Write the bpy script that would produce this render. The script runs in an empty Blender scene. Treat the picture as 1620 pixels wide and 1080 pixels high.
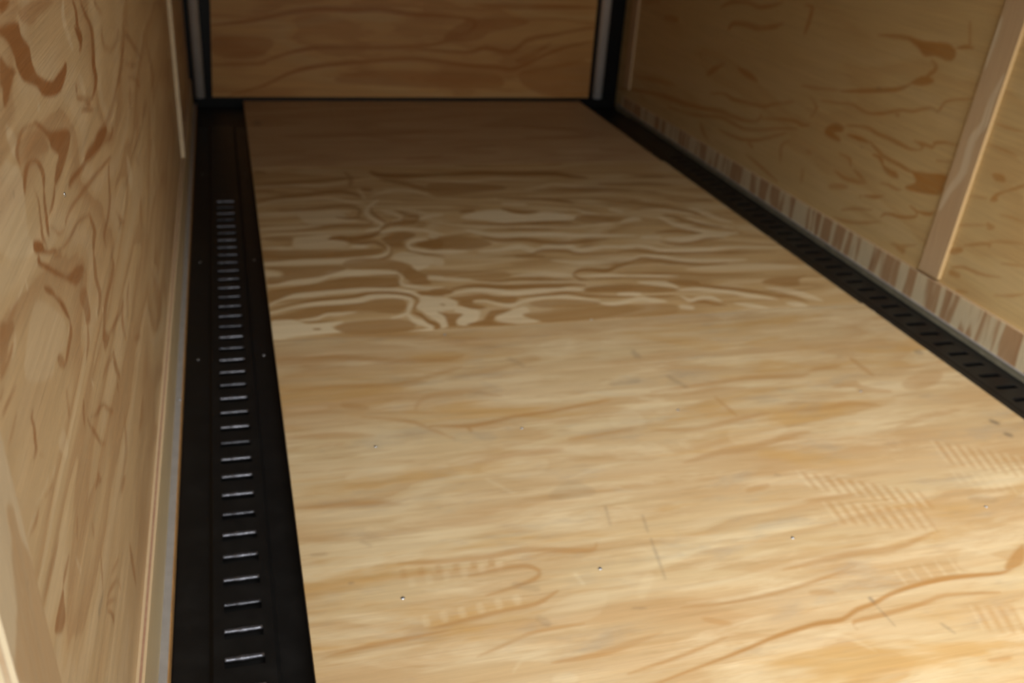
import bpy, math, random
import numpy as np
from mathutils import Matrix, Vector

C = bpy.context.scene.collection
SC = bpy.context.scene
S = 0.94                      # camera height above the plywood floor, metres

# ------------------------------------------------------------------ camera
cam_d = bpy.data.cameras.new('camera')
cam = bpy.data.objects.new('camera', cam_d); C.objects.link(cam)
F_PX = 1524.05
cam_d.sensor_width = 36.0
cam_d.lens = 36.0*F_PX/1620.0
rx = Vector((0.96148076, -0.26730955, 0.06403399))     # camera right in world axes
dn = Vector((-0.06567492, -0.4496169, -0.89080382))    # camera down
fw = Vector((0.26691113, 0.85228531, -0.44985353))     # camera forward
m3 = Matrix((rx, -dn, -fw)).transposed()
cam.matrix_world = Matrix.Translation((0, 0, S)) @ m3.to_4x4()
cam_d.clip_start = 0.02
cam_d.dof.use_dof = True
cam_d.dof.focus_distance = 0.86
cam_d.dof.aperture_fstop = 6.6
SC.camera = cam

# ------------------------------------------------------------------ view and daylight
SC.view_settings.view_transform = 'Standard'
SC.view_settings.look = 'None'
SC.view_settings.gamma = 1.0
SC.view_settings.use_curve_mapping = False
SC.view_settings.exposure = 0.0
SC.cycles.max_bounces = 10
SC.cycles.diffuse_bounces = 8
SC.cycles.caustics_reflective = False
SC.cycles.caustics_refractive = False

REAR = 0.18*S                 # rear door opening
wd = bpy.data.worlds.new('daylight'); SC.world = wd
wd.use_nodes = True
nt = wd.node_tree; nt.nodes.clear()
wo = nt.nodes.new('ShaderNodeOutputWorld'); bg = nt.nodes.new('ShaderNodeBackground')
tc = nt.nodes.new('ShaderNodeTexCoord'); sx = nt.nodes.new('ShaderNodeSeparateXYZ')
rp = nt.nodes.new('ShaderNodeValToRGB'); mp = nt.nodes.new('ShaderNodeMapRange')
nt.links.new(tc.outputs['Generated'], sx.inputs[0]); nt.links.new(sx.outputs['Z'], mp.inputs[0])
mp.inputs[1].default_value = -1; mp.inputs[2].default_value = 1
nt.links.new(mp.outputs[0], rp.inputs[0])
e = rp.color_ramp.elements
e[0].position = 0.0; e[0].color = (.02, .02, .02, 1)
e[1].position = 0.50; e[1].color = (.03, .033, .034, 1)
for p, v in ((.60, .09), (.70, .15), (.76, .34), (.82, .9), (.86, 1.0), (.90, .72), (.94, .22), (1.0, .06)):
    n = e.new(p); n.color = (v*.97, v*.99, v*1.0, 1)
nt.links.new(rp.outputs[0], bg.inputs[0])
az = nt.nodes.new('ShaderNodeMapRange')      # the sky behind the trailer is brighter on its left
az.inputs[1].default_value = -.6; az.inputs[2].default_value = .6; az.inputs[3].default_value = 24.0; az.inputs[4].default_value = 8.5
nt.links.new(sx.outputs['X'], az.inputs[0]); nt.links.new(az.outputs[0], bg.inputs[1])
nt.links.new(bg.outputs[0], wo.inputs[0])
pl = bpy.data.lights.new('door_daylight_portal', 'AREA'); pl.shape = 'RECTANGLE'
pl.size = 1.78; pl.size_y = 1.95; pl.cycles.is_portal = True
po = bpy.data.objects.new('door_daylight_portal', pl); C.objects.link(po)
po.location = (0.803*S, REAR+.005, 0.95); po.rotation_euler = (math.pi/2, 0, 0)   # -Z of the lamp looks along +Y

# ------------------------------------------------------------------ traced grain and wear of each sheet,
# outlines in half millimetres on the sheet itself (kind, strength, softness, outline)
MARKS={
'LW':'''D 0.8 18 1463 1667 1525 1658 1500 1651 1461 1651 1451 1654
D 0.4 22 1575 1641 1672 1634 1725 1630 1909 1604 1822 1601 1736 1605 1672 1601 1599 1615 1574 1630
D 0.8 22 1436 1637 1557 1623 1568 1604 1616 1579 1617 1558 1640 1536 1683 1519 1764 1496 1831 1492 1907 1490 1942 1492 1942 1477 1879 1465 1815 1464 1677 1490 1622 1518 1538 1544 1502 1568 1497 1582 1481 1603 1452 1619 1427 1628
D 0.7 18 1406 1605 1439 1587 1494 1569 1461 1564 1397 1544 1377 1549 1387 1568 1378 1576
D 0.7 33 2133 1572 2150 1548 2137 1523 2169 1499 2150 1481 2135 1474 2148 1471 2185 1474 2211 1493 2177 1517 2185 1543 2147 1571
D 0.8 33 2111 1525 2137 1502 2160 1483 2184 1479 2205 1493 2133 1522
D 0.7 38 2247 1551 2284 1520 2345 1483 2334 1446 2303 1412 2317 1384 2281 1367 2235 1360 2252 1355 2319 1358 2374 1372 2360 1402 2391 1436 2402 1476 2322 1516 2264 1550
D 0.5 42 2473 1524 2510 1503 2601 1474 2616 1473 2552 1499 2488 1523
D 0.4 48 2563 1448 2531 1426 2591 1389 2770 1358 2925 1356 2972 1377 2946 1381 2865 1368 2729 1371 2638 1385 2581 1418 2583 1445
D 0.35 46 2550 1399 2695 1366 2743 1368 2592 1402
D 0.5 67 3109 1350 3230 1300 3399 1241 3633 1171 3676 1165 3510 1226 3331 1287 3141 1346
D 0.4 50 3094 1340 2995 1319 2903 1292 2764 1278 2640 1267 2472 1258 2351 1267 2365 1262 2511 1246 2700 1251 2831 1262 2978 1276 3058 1307 3123 1335
D 0.5 66 3075 1259 3302 1207 3537 1170 3526 1175 3304 1215 3083 1260
D 0.6 66 3099 1216 3294 1166 3414 1120 3450 1113 3369 1156 3112 1216
D 0.35 60 3067 1191 3011 1156 3077 1140 3136 1175
D 0.35 89 3908 1165 3964 1103 4028 1029 3970 988 4021 976 4182 997 4112 1076 3956 1157
D 0.35 76 3602 1023 3400 1024 3481 1002 3692 999
D 0.5 34 2020 1408 2109 1380 2242 1354 2241 1358 2123 1386 2030 1409
D 0.6 35 2120 1378 2145 1362 2201 1352 2175 1368
D 0.6 34 2067 1370 2114 1359 2213 1336 2221 1338 2115 1369 2056 1375
D 0.5 32 2023 1434 2018 1421 2038 1417 2043 1429
L 0.5 30 2010 1590 1967 1565 2002 1522 2042 1495 2058 1493 2046 1516 2009 1559 2025 1588
L 0.3 33 2075 1440 2105 1396 2150 1388 2119 1432
L 0.5 22 1613 1496 1604 1487 1619 1483 1628 1492
D 0.7 25 1560 1480 1595 1470 1645 1447 1693 1431 1835 1397 1879 1377 1843 1361 1784 1353 1717 1348 1661 1350 1650 1359 1689 1375 1724 1381 1669 1408 1660 1424 1613 1452 1565 1474
D 0.6 19 1556 1479 1469 1496 1422 1491 1395 1478 1410 1459 1418 1457 1419 1472 1444 1483 1484 1488 1559 1476
D 0.3 21 1471 1487 1603 1455 1647 1413 1574 1426 1474 1449 1414 1458 1410 1474
D 0.65 21 1420 1418 1447 1431 1481 1438 1518 1430 1535 1420 1551 1400 1549 1382 1562 1378 1581 1392 1569 1413 1527 1435 1457 1449 1423 1439 1409 1421
D 0.5 21 1479 1404 1492 1379 1487 1363 1483 1342 1486 1323 1491 1321 1497 1338 1501 1359 1506 1375 1483 1402
D 0.6 22 1552 1382 1532 1366 1528 1345 1521 1321 1531 1309 1539 1307 1543 1313 1550 1337 1554 1359 1560 1379
D 0.6 24 1652 1359 1615 1346 1581 1338 1562 1337 1567 1334 1599 1331 1635 1339 1659 1357
D 0.75 37 2376 1261 2253 1281 2182 1280 2065 1294 1999 1290 2033 1277 2167 1253 2305 1236 2395 1234 2427 1245
D 0.7 30 2006 1287 1904 1302 1812 1317 1773 1310 1790 1304 1855 1298 1947 1283 2025 1280
D 0.5 41 2530 1220 2469 1214 2306 1243 2144 1266 2153 1262 2335 1230 2515 1198 2550 1214
D 0.6 32 2407 1177 2212 1211 2062 1235 1936 1254 1838 1268 1761 1278 1702 1279 1686 1272 1696 1268 1723 1271 1789 1266 1864 1255 1965 1240 2095 1220 2238 1200 2421 1171
D 0.5 40 2376 1176 2325 1150 2301 1115 2250 1099 2183 1093 2125 1087 2138 1057 2151 1052 2154 1076 2220 1078 2289 1085 2343 1101 2359 1139 2391 1172
D 0.6 28 1970 1191 1863 1221 1784 1238 1719 1242 1654 1250 1590 1264 1595 1260 1671 1240 1746 1229 1810 1225 1880 1210 1976 1187
D 0.6 34 1966 1191 1973 1168 1988 1146 1956 1138 1949 1116 1963 1110 1999 1121 2033 1129 2016 1154 1981 1187
D 0.65 25 1594 1295 1614 1279 1676 1266 1670 1270 1615 1285 1605 1292
D 0.5 24 1558 1314 1590 1294 1606 1291 1573 1311
D 0.8 22 1421 1344 1476 1321 1486 1308 1518 1292 1567 1276 1570 1267 1423 1325
D 0.5 22 1479 1340 1477 1326 1500 1304 1509 1301 1500 1318 1487 1338
D 0.45 46 2400 1040 2438 1002 2384 1005 2411 993 2537 967 2430 1031
D 0.3 63 3034 869 2963 834 2967 799 2992 790 3035 808 3060 861
D 0.3 64 3041 988 3089 951 3161 932 3110 970
L 0.6 55 2785 1064 2759 1028 2782 978 2826 964 2885 991 2828 1052
L 0.25 87 3757 841 3725 774 3774 677 3823 662 3862 734 3804 828
L 0.4 18 1367 1523 1367 1502 1385 1479 1405 1474 1424 1490 1386 1520
L 0.4 18 1297 1490 1397 1460 1415 1430 1404 1399 1394 1369 1408 1332 1219 1407
K 0.7 18 1342 1443 1343 1438 1350 1435 1350 1441
D 0.8 22 1429 1317 1421 1308 1468 1281 1515 1254 1569 1225 1604 1210 1612 1210 1590 1224 1540 1251 1492 1279 1449 1301 1441 1313
D 0.7 27 1583 1227 1620 1207 1678 1189 1733 1177 1809 1148 1792 1134 1715 1147 1652 1180 1595 1212
D 0.7 24 1556 1265 1607 1247 1606 1250 1556 1268
D 0.75 22 1434 1266 1449 1251 1498 1222 1513 1218 1489 1242 1446 1264
D 0.75 24 1501 1221 1529 1197 1553 1170 1588 1139 1601 1135 1588 1157 1560 1187 1510 1219
D 0.6 25 1593 1136 1573 1124 1543 1117 1513 1111 1495 1103 1504 1098 1538 1097 1569 1103 1601 1109 1603 1131
D 0.5 23 1446 1141 1469 1138 1495 1116 1492 1100 1453 1123
D 0.45 30 1747 1128 1808 1099 1813 1070 1804 1037 1751 1052 1747 1081 1717 1118
D 0.5 34 1948 1116 1931 1098 1918 1072 1942 1036 1931 1016 1898 1005 1912 998 1968 999 1986 1018 1961 1055 1969 1083 1963 1110
D 0.5 38 2200 1010 2207 985 2129 978 2047 980 1986 975 1948 960 1920 947 1934 939 1982 943 2031 953 2093 958 2179 955 2251 966 2219 1003
D 0.6 36 1936 950 2009 905 2019 892 1947 900 1916 916
D 0.55 41 1991 905 2088 876 2187 855 2294 830 2323 843 2305 852 2247 854 2148 877 2053 897 1980 912
D 0.45 45 2290 852 2237 833 2236 796 2276 757 2291 750 2279 776 2280 813 2305 845
D 0.3 48 2469 830 2378 819 2360 775 2380 765 2435 793 2490 821
D 0.45 53 2543 640 2451 672 2496 644 2592 610
D 0.5 40 2036 851 2014 833 2039 787 2064 762 2082 753 2090 761 2063 809 2053 843
D 0.5 36 2034 848 1918 881 1845 889 1855 883 1950 861 2046 840
D 0.3 74 3114 577 3163 504 3152 424 3074 409 3135 378 3349 332 3358 422 3176 553
D 0.4 30 1755 1046 1727 1028 1693 1012 1703 1006 1757 1013 1765 1041
L 0.7 19 1324 1324 1325 1311 1333 1308 1331 1321
L 0.5 17 1311 1328 1268 1326 1223 1329 1226 1328 1276 1321 1314 1326
D 0.4 17 1261 1325 1211 1326 1179 1328 1183 1325 1225 1318 1266 1322
D 0.5 16 1153 1337 1189 1326 1219 1315 1216 1303 1183 1303 1158 1293 1121 1287 1109 1291
D 0.6 16 1195 1294 1162 1292 1130 1291 1117 1287 1121 1284 1142 1283 1175 1283 1200 1291
L 0.4 16 1215 1297 1189 1287 1160 1283 1164 1280 1204 1278 1221 1294
L 0.35 21 1386 1268 1489 1205 1555 1150 1524 1122 1438 1146 1383 1143 1229 1224 1286 1262 1340 1275
L 0.6 25 1589 1133 1553 1129 1564 1123 1600 1128
L 0.6 33 1879 1024 1876 1005 1888 999 1890 1019
L 0.6 35 1971 984 1965 979 1977 973 1984 978
D 0.5 15 1095 1271 1121 1274 1115 1278 1090 1275
D 0.5 16 1089 1251 1122 1247 1172 1245 1168 1248 1112 1255 1086 1253
D 0.6 18 1234 1175 1215 1173 1219 1158 1211 1141 1209 1128 1192 1124 1196 1121 1222 1119 1226 1132 1234 1149 1228 1165 1239 1172
D 0.5 19 1227 1107 1245 1093 1250 1092 1231 1106
D 0.4 16 1150 1220 1116 1217 1085 1212 1088 1209 1126 1210 1153 1217
D 0.5 27 1602 975 1575 963 1576 938 1583 934 1596 950 1610 971
D 0.65 33 1656 908 1728 872 1782 855 1807 842 1839 815 1893 779 1865 789 1875 782 1922 764 1864 806 1822 840 1761 872 1713 884 1653 912
D 0.6 30 1612 930 1625 904 1661 866 1698 823 1759 783 1763 783 1723 812 1688 852 1652 890 1621 925
D 0.5 30 1629 802 1616 797 1587 802 1599 791 1661 764 1646 792
D 0.35 40 2063 670 2010 607 1885 597 1898 588 2054 579 2079 660
D 0.35 52 2454 488 2349 484 2292 483 2314 468 2417 442 2479 473
D 0.3 24 1467 1071 1455 1035 1472 1025 1484 1062
D 0.3 39 2025 784 2018 757 2042 744 2049 771
D 0.4 39 1919 596 1860 600 1901 570 1963 565
L 0.4 23 1388 1045 1351 1042 1382 1001 1405 988 1417 1003 1412 1031
L 0.7 19 1251 1055 1225 1055 1169 1070 1170 1068 1231 1051 1253 1053
L 0.6 21 1302 1037 1278 1038 1283 1035 1306 1033
D 0.4 20 1267 1030 1215 1047 1222 1041 1274 1024
L 0.8 30 1712 954 1722 936 1732 931 1722 949
D 0.5 18 1166 1060 1130 1063 1104 1067 1109 1063 1144 1051 1171 1056
D 0.4 19 1243 951 1191 958 1146 959 1108 955 1113 950 1162 945 1207 943 1250 946
D 0.55 22 1290 883 1244 890 1220 883 1226 878 1260 875 1296 878
D 0.65 20 1221 878 1212 859 1201 837 1167 842 1130 876 1150 883 1186 882
D 0.4 24 1388 880 1362 858 1373 849 1400 872
D 0.4 28 1499 784 1491 762 1508 750 1516 772
D 0.45 41 1879 437 1864 399 1883 322 1898 310 1904 368 1893 427
D 0.5 33 1690 474 1661 521 1576 573 1533 587 1540 580 1595 554 1657 518 1681 481
D 0.55 31 1614 511 1536 576 1510 587 1517 580 1546 561 1616 507
D 0.55 31 1513 571 1541 537 1548 509 1559 499 1572 512 1521 567
K 0.6 28 1498 629 1463 637 1435 641 1426 632 1432 627 1452 625 1480 621 1504 623
D 0.4 34 1701 540 1617 579 1631 566 1716 526
D 0.35 29 1535 690 1513 665 1505 634 1511 629 1530 651 1542 686
L 0.9 17 1147 1068 1120 1072 1094 1073 1096 1072 1124 1069 1149 1067
L 0.3 24 1328 845 1344 805 1360 794 1343 834''',
'LB':'''D 0.6 15 964 1211 985 1196 987 1173 993 1140 1010 1111 1020 1073 1026 1042 1036 996 1033 964 1057 851 876 1037 902 1087 914 1099 923 1101 931 1124 941 1157 957 1174 956 1196
L 0.8 15 954 1106 955 1095 957 1093 956 1104
L 0.8 15 985 1084 980 1084 983 1081 988 1082
L 0.8 15 978 1069 974 1057 977 1054 981 1067
L 0.6 15 963 1062 963 1041 966 1039 965 1060
K 0.6 15 983 1090 978 1087 980 1085 985 1088''',
'FM':'''D 0.5 71 132 6052 192 6023 196 6071 136 6101
D 0.6 69 131 5812 294 5803 446 5829 561 5846 690 5898 693 5923 567 5916 450 5899 297 5872 132 5836
D 0.5 72 680 6034 696 5940 713 5852 719 5864 715 5983 686 6051
D 0.5 71 708 5941 679 5765 698 5754 728 5929
D 0.8 74 846 6016 887 5916 1037 5893 1303 5919 1310 5953 1053 5987 905 6010 854 6048
D 0.6 71 896 5859 1011 5752 1109 5646 1232 5585 1238 5608 1126 5712 1027 5820 901 5883
D 0.6 68 750 5653 801 5637 811 5695 759 5711
L 0.5 68 115 5769 327 5761 513 5748 672 5814 674 5832 517 5797 331 5810 116 5785
D 0.6 66 112 5500 242 5540 387 5566 522 5602 610 5618 691 5563 718 5531 724 5553 703 5618 621 5694 527 5677 391 5640 243 5597 112 5524
L 0.4 67 722 5678 734 5573 741 5490 747 5497 750 5600 727 5690
L 0.5 64 117 5426 239 5489 381 5496 525 5507 634 5446 730 5395 734 5414 642 5491 532 5562 384 5550 239 5536 116 5444
D 0.5 66 140 5676 220 5682 221 5714 141 5708
D 0.6 62 249 5327 367 5327 473 5331 567 5355 649 5337 678 5293 645 5196 550 5205 548 5185 644 5156 699 5304 660 5397 573 5416 477 5391 370 5370 250 5348
L 0.5 68 798 5551 898 5611 991 5627 1075 5585 1160 5499 1164 5514 1087 5632 1000 5675 903 5658 798 5567
L 0.55 61 117 5275 225 5258 348 5263 443 5244 543 5261 628 5271 631 5294 548 5319 449 5311 353 5330 227 5316 117 5298
L 0.5 60 350 5297 545 5290 628 5157 643 5115 483 5090 382 5100 343 5204
L 0.7 61 813 5476 743 5378 706 5244 732 5140 768 5076 752 5027 674 4984 672 4963 753 4982 792 5108 752 5194 730 5263 751 5340 815 5455
D 0.6 62 755 5334 743 5233 767 5141 799 5092 805 5108 786 5187 764 5267 762 5338
D 0.6 61 903 5246 944 5159 984 5142 965 5120 826 5088 763 4994 764 4973 821 5027 959 5050 1013 5187 961 5221 910 5270
L 0.5 62 807 5275 857 5205 890 5153 844 5108 843 5084 915 5151 877 5275 812 5301
L 0.6 63 919 5293 997 5239 1066 5215 1070 5229 1006 5281 922 5307
L 0.5 62 1152 5205 1078 5212 1006 5133 1004 5111 1070 5146 1148 5181
D 0.5 59 548 5187 628 5161 678 5129 724 5096 659 5077 550 5087 438 5059 302 5016 132 5016 131 5000 300 4985 435 5012 546 5040 654 5030 736 5077 688 5175 633 5194 550 5204
L 0.5 57 107 5041 211 5034 344 5041 439 5056 440 5073 347 5087 213 5081 107 5057
L 0.55 55 287 4899 373 4918 467 4936 487 4878 557 4797 531 4746 382 4727 283 4755 275 4827
L 0.5 56 115 4927 206 4943 303 4940 434 4936 568 4944 672 4965 674 4981 572 4984 438 4981 306 4985 207 4982 115 4943
D 0.5 54 120 4888 201 4860 274 4854 260 4834 265 4823 284 4909 204 4918 121 4908
D 0.7 56 466 4858 522 4838 586 4813 694 4858 751 4934 751 4958 697 4931 593 4886 531 4911 468 4884
D 0.6 55 564 4805 618 4762 684 4773 721 4736 740 4698 747 4712 738 4786 694 4831 625 4819 567 4825
L 0.8 54 568 4732 612 4718 651 4723 655 4743 619 4774 570 4752
L 0.6 53 108 4757 194 4744 269 4748 271 4765 197 4793 108 4774
L 0.7 58 684 4906 754 4916 842 4953 909 4946 975 4933 1081 4866 1085 4882 985 4972 918 4992 848 4999 758 4956 686 4922
D 0.6 56 750 4851 844 4927 930 4909 920 4852 847 4785 841 4713 776 4720 748 4795
L 0.7 55 981 4817 918 4818 859 4754 873 4650 936 4618 1026 4604 1030 4620 945 4660 888 4695 875 4738 915 4775 979 4799
D 0.7 56 906 4742 983 4789 1068 4799 1041 4673 949 4683
D 0.55 52 112 4722 317 4717 545 4700 719 4690 689 4623 533 4598 308 4598 124 4586
L 0.7 52 756 4738 748 4663 699 4620 595 4598 431 4591 246 4599 111 4571 111 4556 244 4563 427 4545 590 4551 697 4574 756 4640 763 4741
D 0.6 53 768 4686 747 4614 699 4574 613 4537 612 4524 697 4535 753 4584 773 4683
L 0.5 53 772 4614 842 4641 939 4561 1009 4519 991 4437 919 4462 853 4520 767 4546
D 0.5 54 850 4653 930 4591 1016 4556 1019 4565 937 4618 852 4663
D 0.5 51 522 4559 619 4582 711 4555 752 4533 819 4475 832 4408 763 4368 721 4421 538 4443 495 4496
L 0.7 51 104 4541 242 4528 424 4519 537 4523 616 4551 718 4596 719 4614 620 4597 541 4576 429 4572 244 4573 105 4559
D 0.55 48 109 4518 300 4503 483 4498 508 4447 404 4380 348 4356 241 4346 168 4303 128 4308 126 4383 191 4391 195 4452
L 0.5 48 110 4418 173 4395 177 4436 113 4459
L 0.75 48 127 4274 226 4285 320 4286 398 4331 422 4364 528 4359 650 4362 742 4357 747 4384 658 4416 537 4433 426 4438 395 4401 322 4357 227 4336 127 4298
D 0.6 47 118 4222 223 4259 341 4289 415 4317 496 4346 586 4342 698 4313 734 4309 737 4217 685 4194 556 4210 420 4198 321 4196 234 4179 129 4108
L 0.75 46 118 4061 176 4112 233 4130 329 4138 416 4155 561 4158 704 4132 771 4112 806 4074 812 4092 781 4149 715 4190 569 4216 420 4212 332 4194 233 4185 173 4148 115 4078
D 0.65 45 142 4034 210 4061 301 4079 398 4091 496 4099 558 4127 645 4126 717 4106 763 4073 782 4032 761 3972 745 3905 749 3903 768 3966 795 4039 774 4103 725 4140 650 4160 561 4161 498 4133 400 4124 301 4106 210 4080 142 4045
L 0.75 44 118 3981 218 4014 319 4034 442 4033 525 4043 581 4077 666 4080 745 4043 743 4014 725 3956 710 3909 644 3874 643 3857 712 3882 738 3936 766 4011 762 4094 676 4136 585 4133 527 4097 447 4087 321 4078 218 4044 117 3999
D 0.5 43 121 3950 226 3988 329 4028 459 4037 546 4047 607 4073 722 4058 725 3975 685 3912 613 3922 512 3963 366 3956 319 3923 220 3911 124 3912
L 0.75 42 240 3889 306 3882 358 3919 418 3917 487 3940 488 3952 420 3954 359 3955 306 3917 241 3902
L 0.8 41 118 3900 188 3915 240 3883 280 3852 400 3861 420 3845 368 3815 390 3774 415 3759 292 3746 213 3739 109 3731
D 0.7 41 291 3794 317 3790 318 3804 292 3807
D 0.6 42 250 3872 313 3862 390 3871 391 3878 315 3883 250 3879
D 0.45 42 383 3812 436 3843 520 3857 631 3854 705 3831 735 3776 693 3731 609 3719 449 3729 390 3774
L 0.8 42 712 3888 729 3806 771 3758 784 3748 764 3738 679 3718 677 3699 760 3692 806 3735 791 3806 747 3847 721 3902
D 0.75 43 745 3897 769 3859 789 3789 817 3758 824 3755 808 3733 810 3721 837 3744 832 3793 804 3822 782 3889 749 3911
L 0.7 45 808 4076 860 4069 898 3993 855 3784 821 3841 788 3912 765 3969 797 4020
D 0.65 47 812 4099 914 4071 923 4109 820 4137
L 0.7 48 744 4381 756 4300 733 4235 772 4184 847 4155 934 4162 937 4177 854 4190 783 4224 751 4258 772 4310 750 4391
D 0.6 49 778 4382 826 4442 851 4374 895 4336 883 4275 889 4213 811 4223 780 4288
L 0.6 52 751 4567 875 4570 967 4509 913 4431 854 4389 832 4474
L 0.6 50 885 4289 957 4273 964 4306 892 4322
D 0.8 77 1221 5925 1383 5910 1550 5912 1712 5888 1881 5877 2050 5866 2139 5820 2248 5803 2261 5836 2165 5888 2083 5963 1909 5974 1739 5985 1573 6009 1397 5979 1227 5958
L 0.5 74 1199 5816 1433 5770 1605 5797 1937 5778 1942 5796 1618 5849 1444 5821 1203 5834
D 0.5 71 1191 5774 1430 5757 1627 5692 1639 5615 1468 5579 1301 5543 1150 5567
L 0.4 74 1785 5608 1890 5622 1986 5666 2135 5604 2304 5595 2310 5613 2153 5654 2003 5717 1902 5672 1789 5625
D 0.5 73 1829 5562 1987 5537 2195 5533 2457 5502 2469 5529 2224 5613 2012 5615 1837 5590
D 0.5 76 2301 5658 2509 5630 2529 5678 2319 5706
D 0.5 69 1560 5441 1699 5400 1852 5375 1954 5320 1989 5301 1997 5319 1976 5374 1871 5431 1716 5455 1565 5461
L 0.4 70 2006 5373 2101 5317 2193 5298 2198 5311 2115 5354 2011 5386
D 0.5 70 2146 5396 2243 5324 2369 5282 2376 5298 2263 5370 2152 5412
L 0.5 67 1552 5325 1679 5303 1692 5345 1564 5368
L 0.75 64 1244 5121 1322 5199 1413 5235 1506 5238 1554 5189 1605 5152 1676 5135 1750 5172 1810 5166 1891 5126 1930 5079 1882 5029 1744 5032 1555 5029 1472 5026 1378 5066
D 0.65 64 1264 5206 1342 5220 1351 5261 1272 5246
D 0.7 65 1523 5248 1580 5178 1638 5162 1723 5186 1729 5207 1656 5222 1600 5238 1530 5269
D 0.45 65 1900 5038 2006 5116 2113 5084 2204 5032 2154 4983 1991 4966
D 0.55 62 1245 5029 1360 4995 1465 4971 1615 4977 1765 4976 1869 4990 1874 5007 1778 5019 1629 5026 1477 5019 1371 5036 1249 5046
L 0.45 62 1103 5044 1213 4985 1383 4942 1598 4921 1812 4890 1970 4906 2095 4931 2242 4967 2248 4981 2105 4960 1983 4946 1825 4930 1610 4961 1394 4982 1220 5013 1107 5058
D 0.4 61 1481 4899 1696 4878 1704 4904 1489 4926
L 0.7 60 1230 4906 1286 4846 1389 4798 1559 4790 1733 4763 1839 4750 2148 4733 2158 4757 1858 4803 1756 4831 1580 4859 1407 4866 1302 4899 1237 4929
L 0.6 66 1955 5200 2006 5123 2079 5100 2086 5118 2028 5173 1962 5218
L 0.55 67 2177 5172 2238 5122 2254 5156 2193 5207
D 0.6 58 1290 4802 1374 4719 1502 4720 1594 4672 1730 4644 1968 4693 1975 4717 1748 4701 1617 4738 1522 4786 1391 4776 1297 4825
L 0.5 58 1022 4919 1062 4876 1044 4821 1003 4825
D 0.5 57 996 4788 1147 4848 1225 4821 1291 4776 1320 4698 1195 4638 1069 4652 971 4663
L 0.7 55 962 4618 1056 4589 1154 4606 1158 4625 1068 4645 966 4638
L 0.65 57 1226 4594 1334 4587 1449 4607 1521 4545 1601 4591 1709 4588 1759 4519 1921 4569 2077 4556 2088 4583 1940 4622 1786 4596 1739 4666 1621 4669 1545 4622 1472 4685 1346 4640 1232 4621
D 0.55 56 1407 4508 1474 4497 1561 4555 1678 4533 1749 4492 1964 4491 1970 4508 1765 4534 1696 4582 1573 4604 1483 4538 1412 4525
L 0.45 55 1587 4423 1768 4346 1923 4380 2022 4418 2030 4441 1945 4447 1791 4412 1595 4447
D 0.45 55 1405 4500 1535 4477 1547 4514 1416 4537
D 0.4 50 915 4382 1071 4364 1288 4321 1297 4256 1201 4236 1118 4262 903 4320
L 0.6 49 893 4266 1009 4230 1109 4224 1113 4239 1019 4272 896 4281
L 0.5 51 1323 4258 1461 4236 1616 4222 1623 4244 1480 4298 1329 4279
D 0.7 53 1630 4240 1675 4269 1739 4266 1817 4249 1894 4302 1997 4355 2002 4373 1905 4346 1832 4300 1758 4317 1685 4313 1632 4255
D 0.7 51 1623 4228 1635 4167 1688 4163 1693 4173 1649 4197 1629 4237
L 0.65 52 1660 4213 1781 4194 1926 4181 1931 4194 1795 4231 1664 4226
D 0.6 52 1689 4164 1801 4158 1914 4152 1918 4161 1810 4182 1692 4172
D 0.6 50 1111 4233 1228 4191 1321 4203 1477 4183 1599 4173 1603 4185 1489 4220 1331 4239 1237 4227 1114 4245
L 0.5 50 1106 4212 1223 4174 1436 4155 1589 4145 1592 4153 1443 4180 1230 4198 1108 4221
D 0.7 49 977 4134 1055 4152 1126 4141 1231 4108 1381 4100 1500 4089 1563 4103 1638 4095 1644 4112 1574 4138 1514 4136 1394 4147 1244 4155 1138 4188 1061 4186 979 4150
D 0.6 47 868 4141 932 4155 981 4126 948 4087 855 4077
D 0.6 50 1637 4073 1742 4091 1889 4088 1856 4007 1715 4018 1622 4030
L 0.7 48 973 4089 1072 4094 1169 4068 1248 4036 1376 4042 1507 4053 1620 4043 1626 4061 1520 4094 1391 4094 1263 4087 1184 4120 1081 4135 976 4107
D 0.65 46 938 4044 1014 4056 1108 4066 1184 4027 1268 4016 1246 3961 1211 3945 1166 3958 1106 4008 1049 4001 1045 3960 1091 3926 1055 3903 1001 3924 970 3970 983 4003
D 0.6 48 1264 4003 1359 4005 1453 4004 1518 4010 1600 3970 1719 3943 1828 3937 1833 3949 1730 3970 1613 4004 1530 4044 1463 4038 1366 4032 1267 4015
L 0.65 47 1046 3988 1101 3967 1156 3925 1213 3904 1272 3938 1379 3967 1472 3966 1558 3943 1645 3916 1650 3929 1569 3969 1485 4005 1389 4006 1279 3976 1221 3942 1168 3963 1108 3993 1049 4001
L 0.6 47 1646 3886 1704 3849 1808 3886 1813 3902 1719 3893 1653 3901
D 0.65 44 1110 3882 1200 3883 1154 3848 1113 3827 1085 3765 1110 3749 1180 3726 1126 3721 975 3742 969 3762 1038 3785 1068 3833
L 0.6 44 1130 3825 1217 3881 1272 3901 1280 3845 1233 3811 1274 3765 1295 3736 1187 3731 1113 3761 1103 3789
D 0.65 43 855 3903 902 3876 963 3861 920 3801 912 3751 876 3756 878 3846
L 0.7 44 947 3945 1018 3922 1049 3876 1015 3788 959 3744 917 3763 937 3825 969 3860 935 3892
L 0.7 44 848 4042 933 4045 967 3984 941 3918 872 3900 887 3832 868 3744 833 3736 843 3786 814 3868
D 0.5 45 886 3972 900 3956 907 3973 892 3989
D 0.7 42 797 3785 816 3760 818 3736 825 3740 832 3792 801 3799
D 0.4 45 1237 3824 1338 3837 1468 3861 1622 3854 1791 3846 1749 3740 1604 3719 1419 3712 1306 3734
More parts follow.
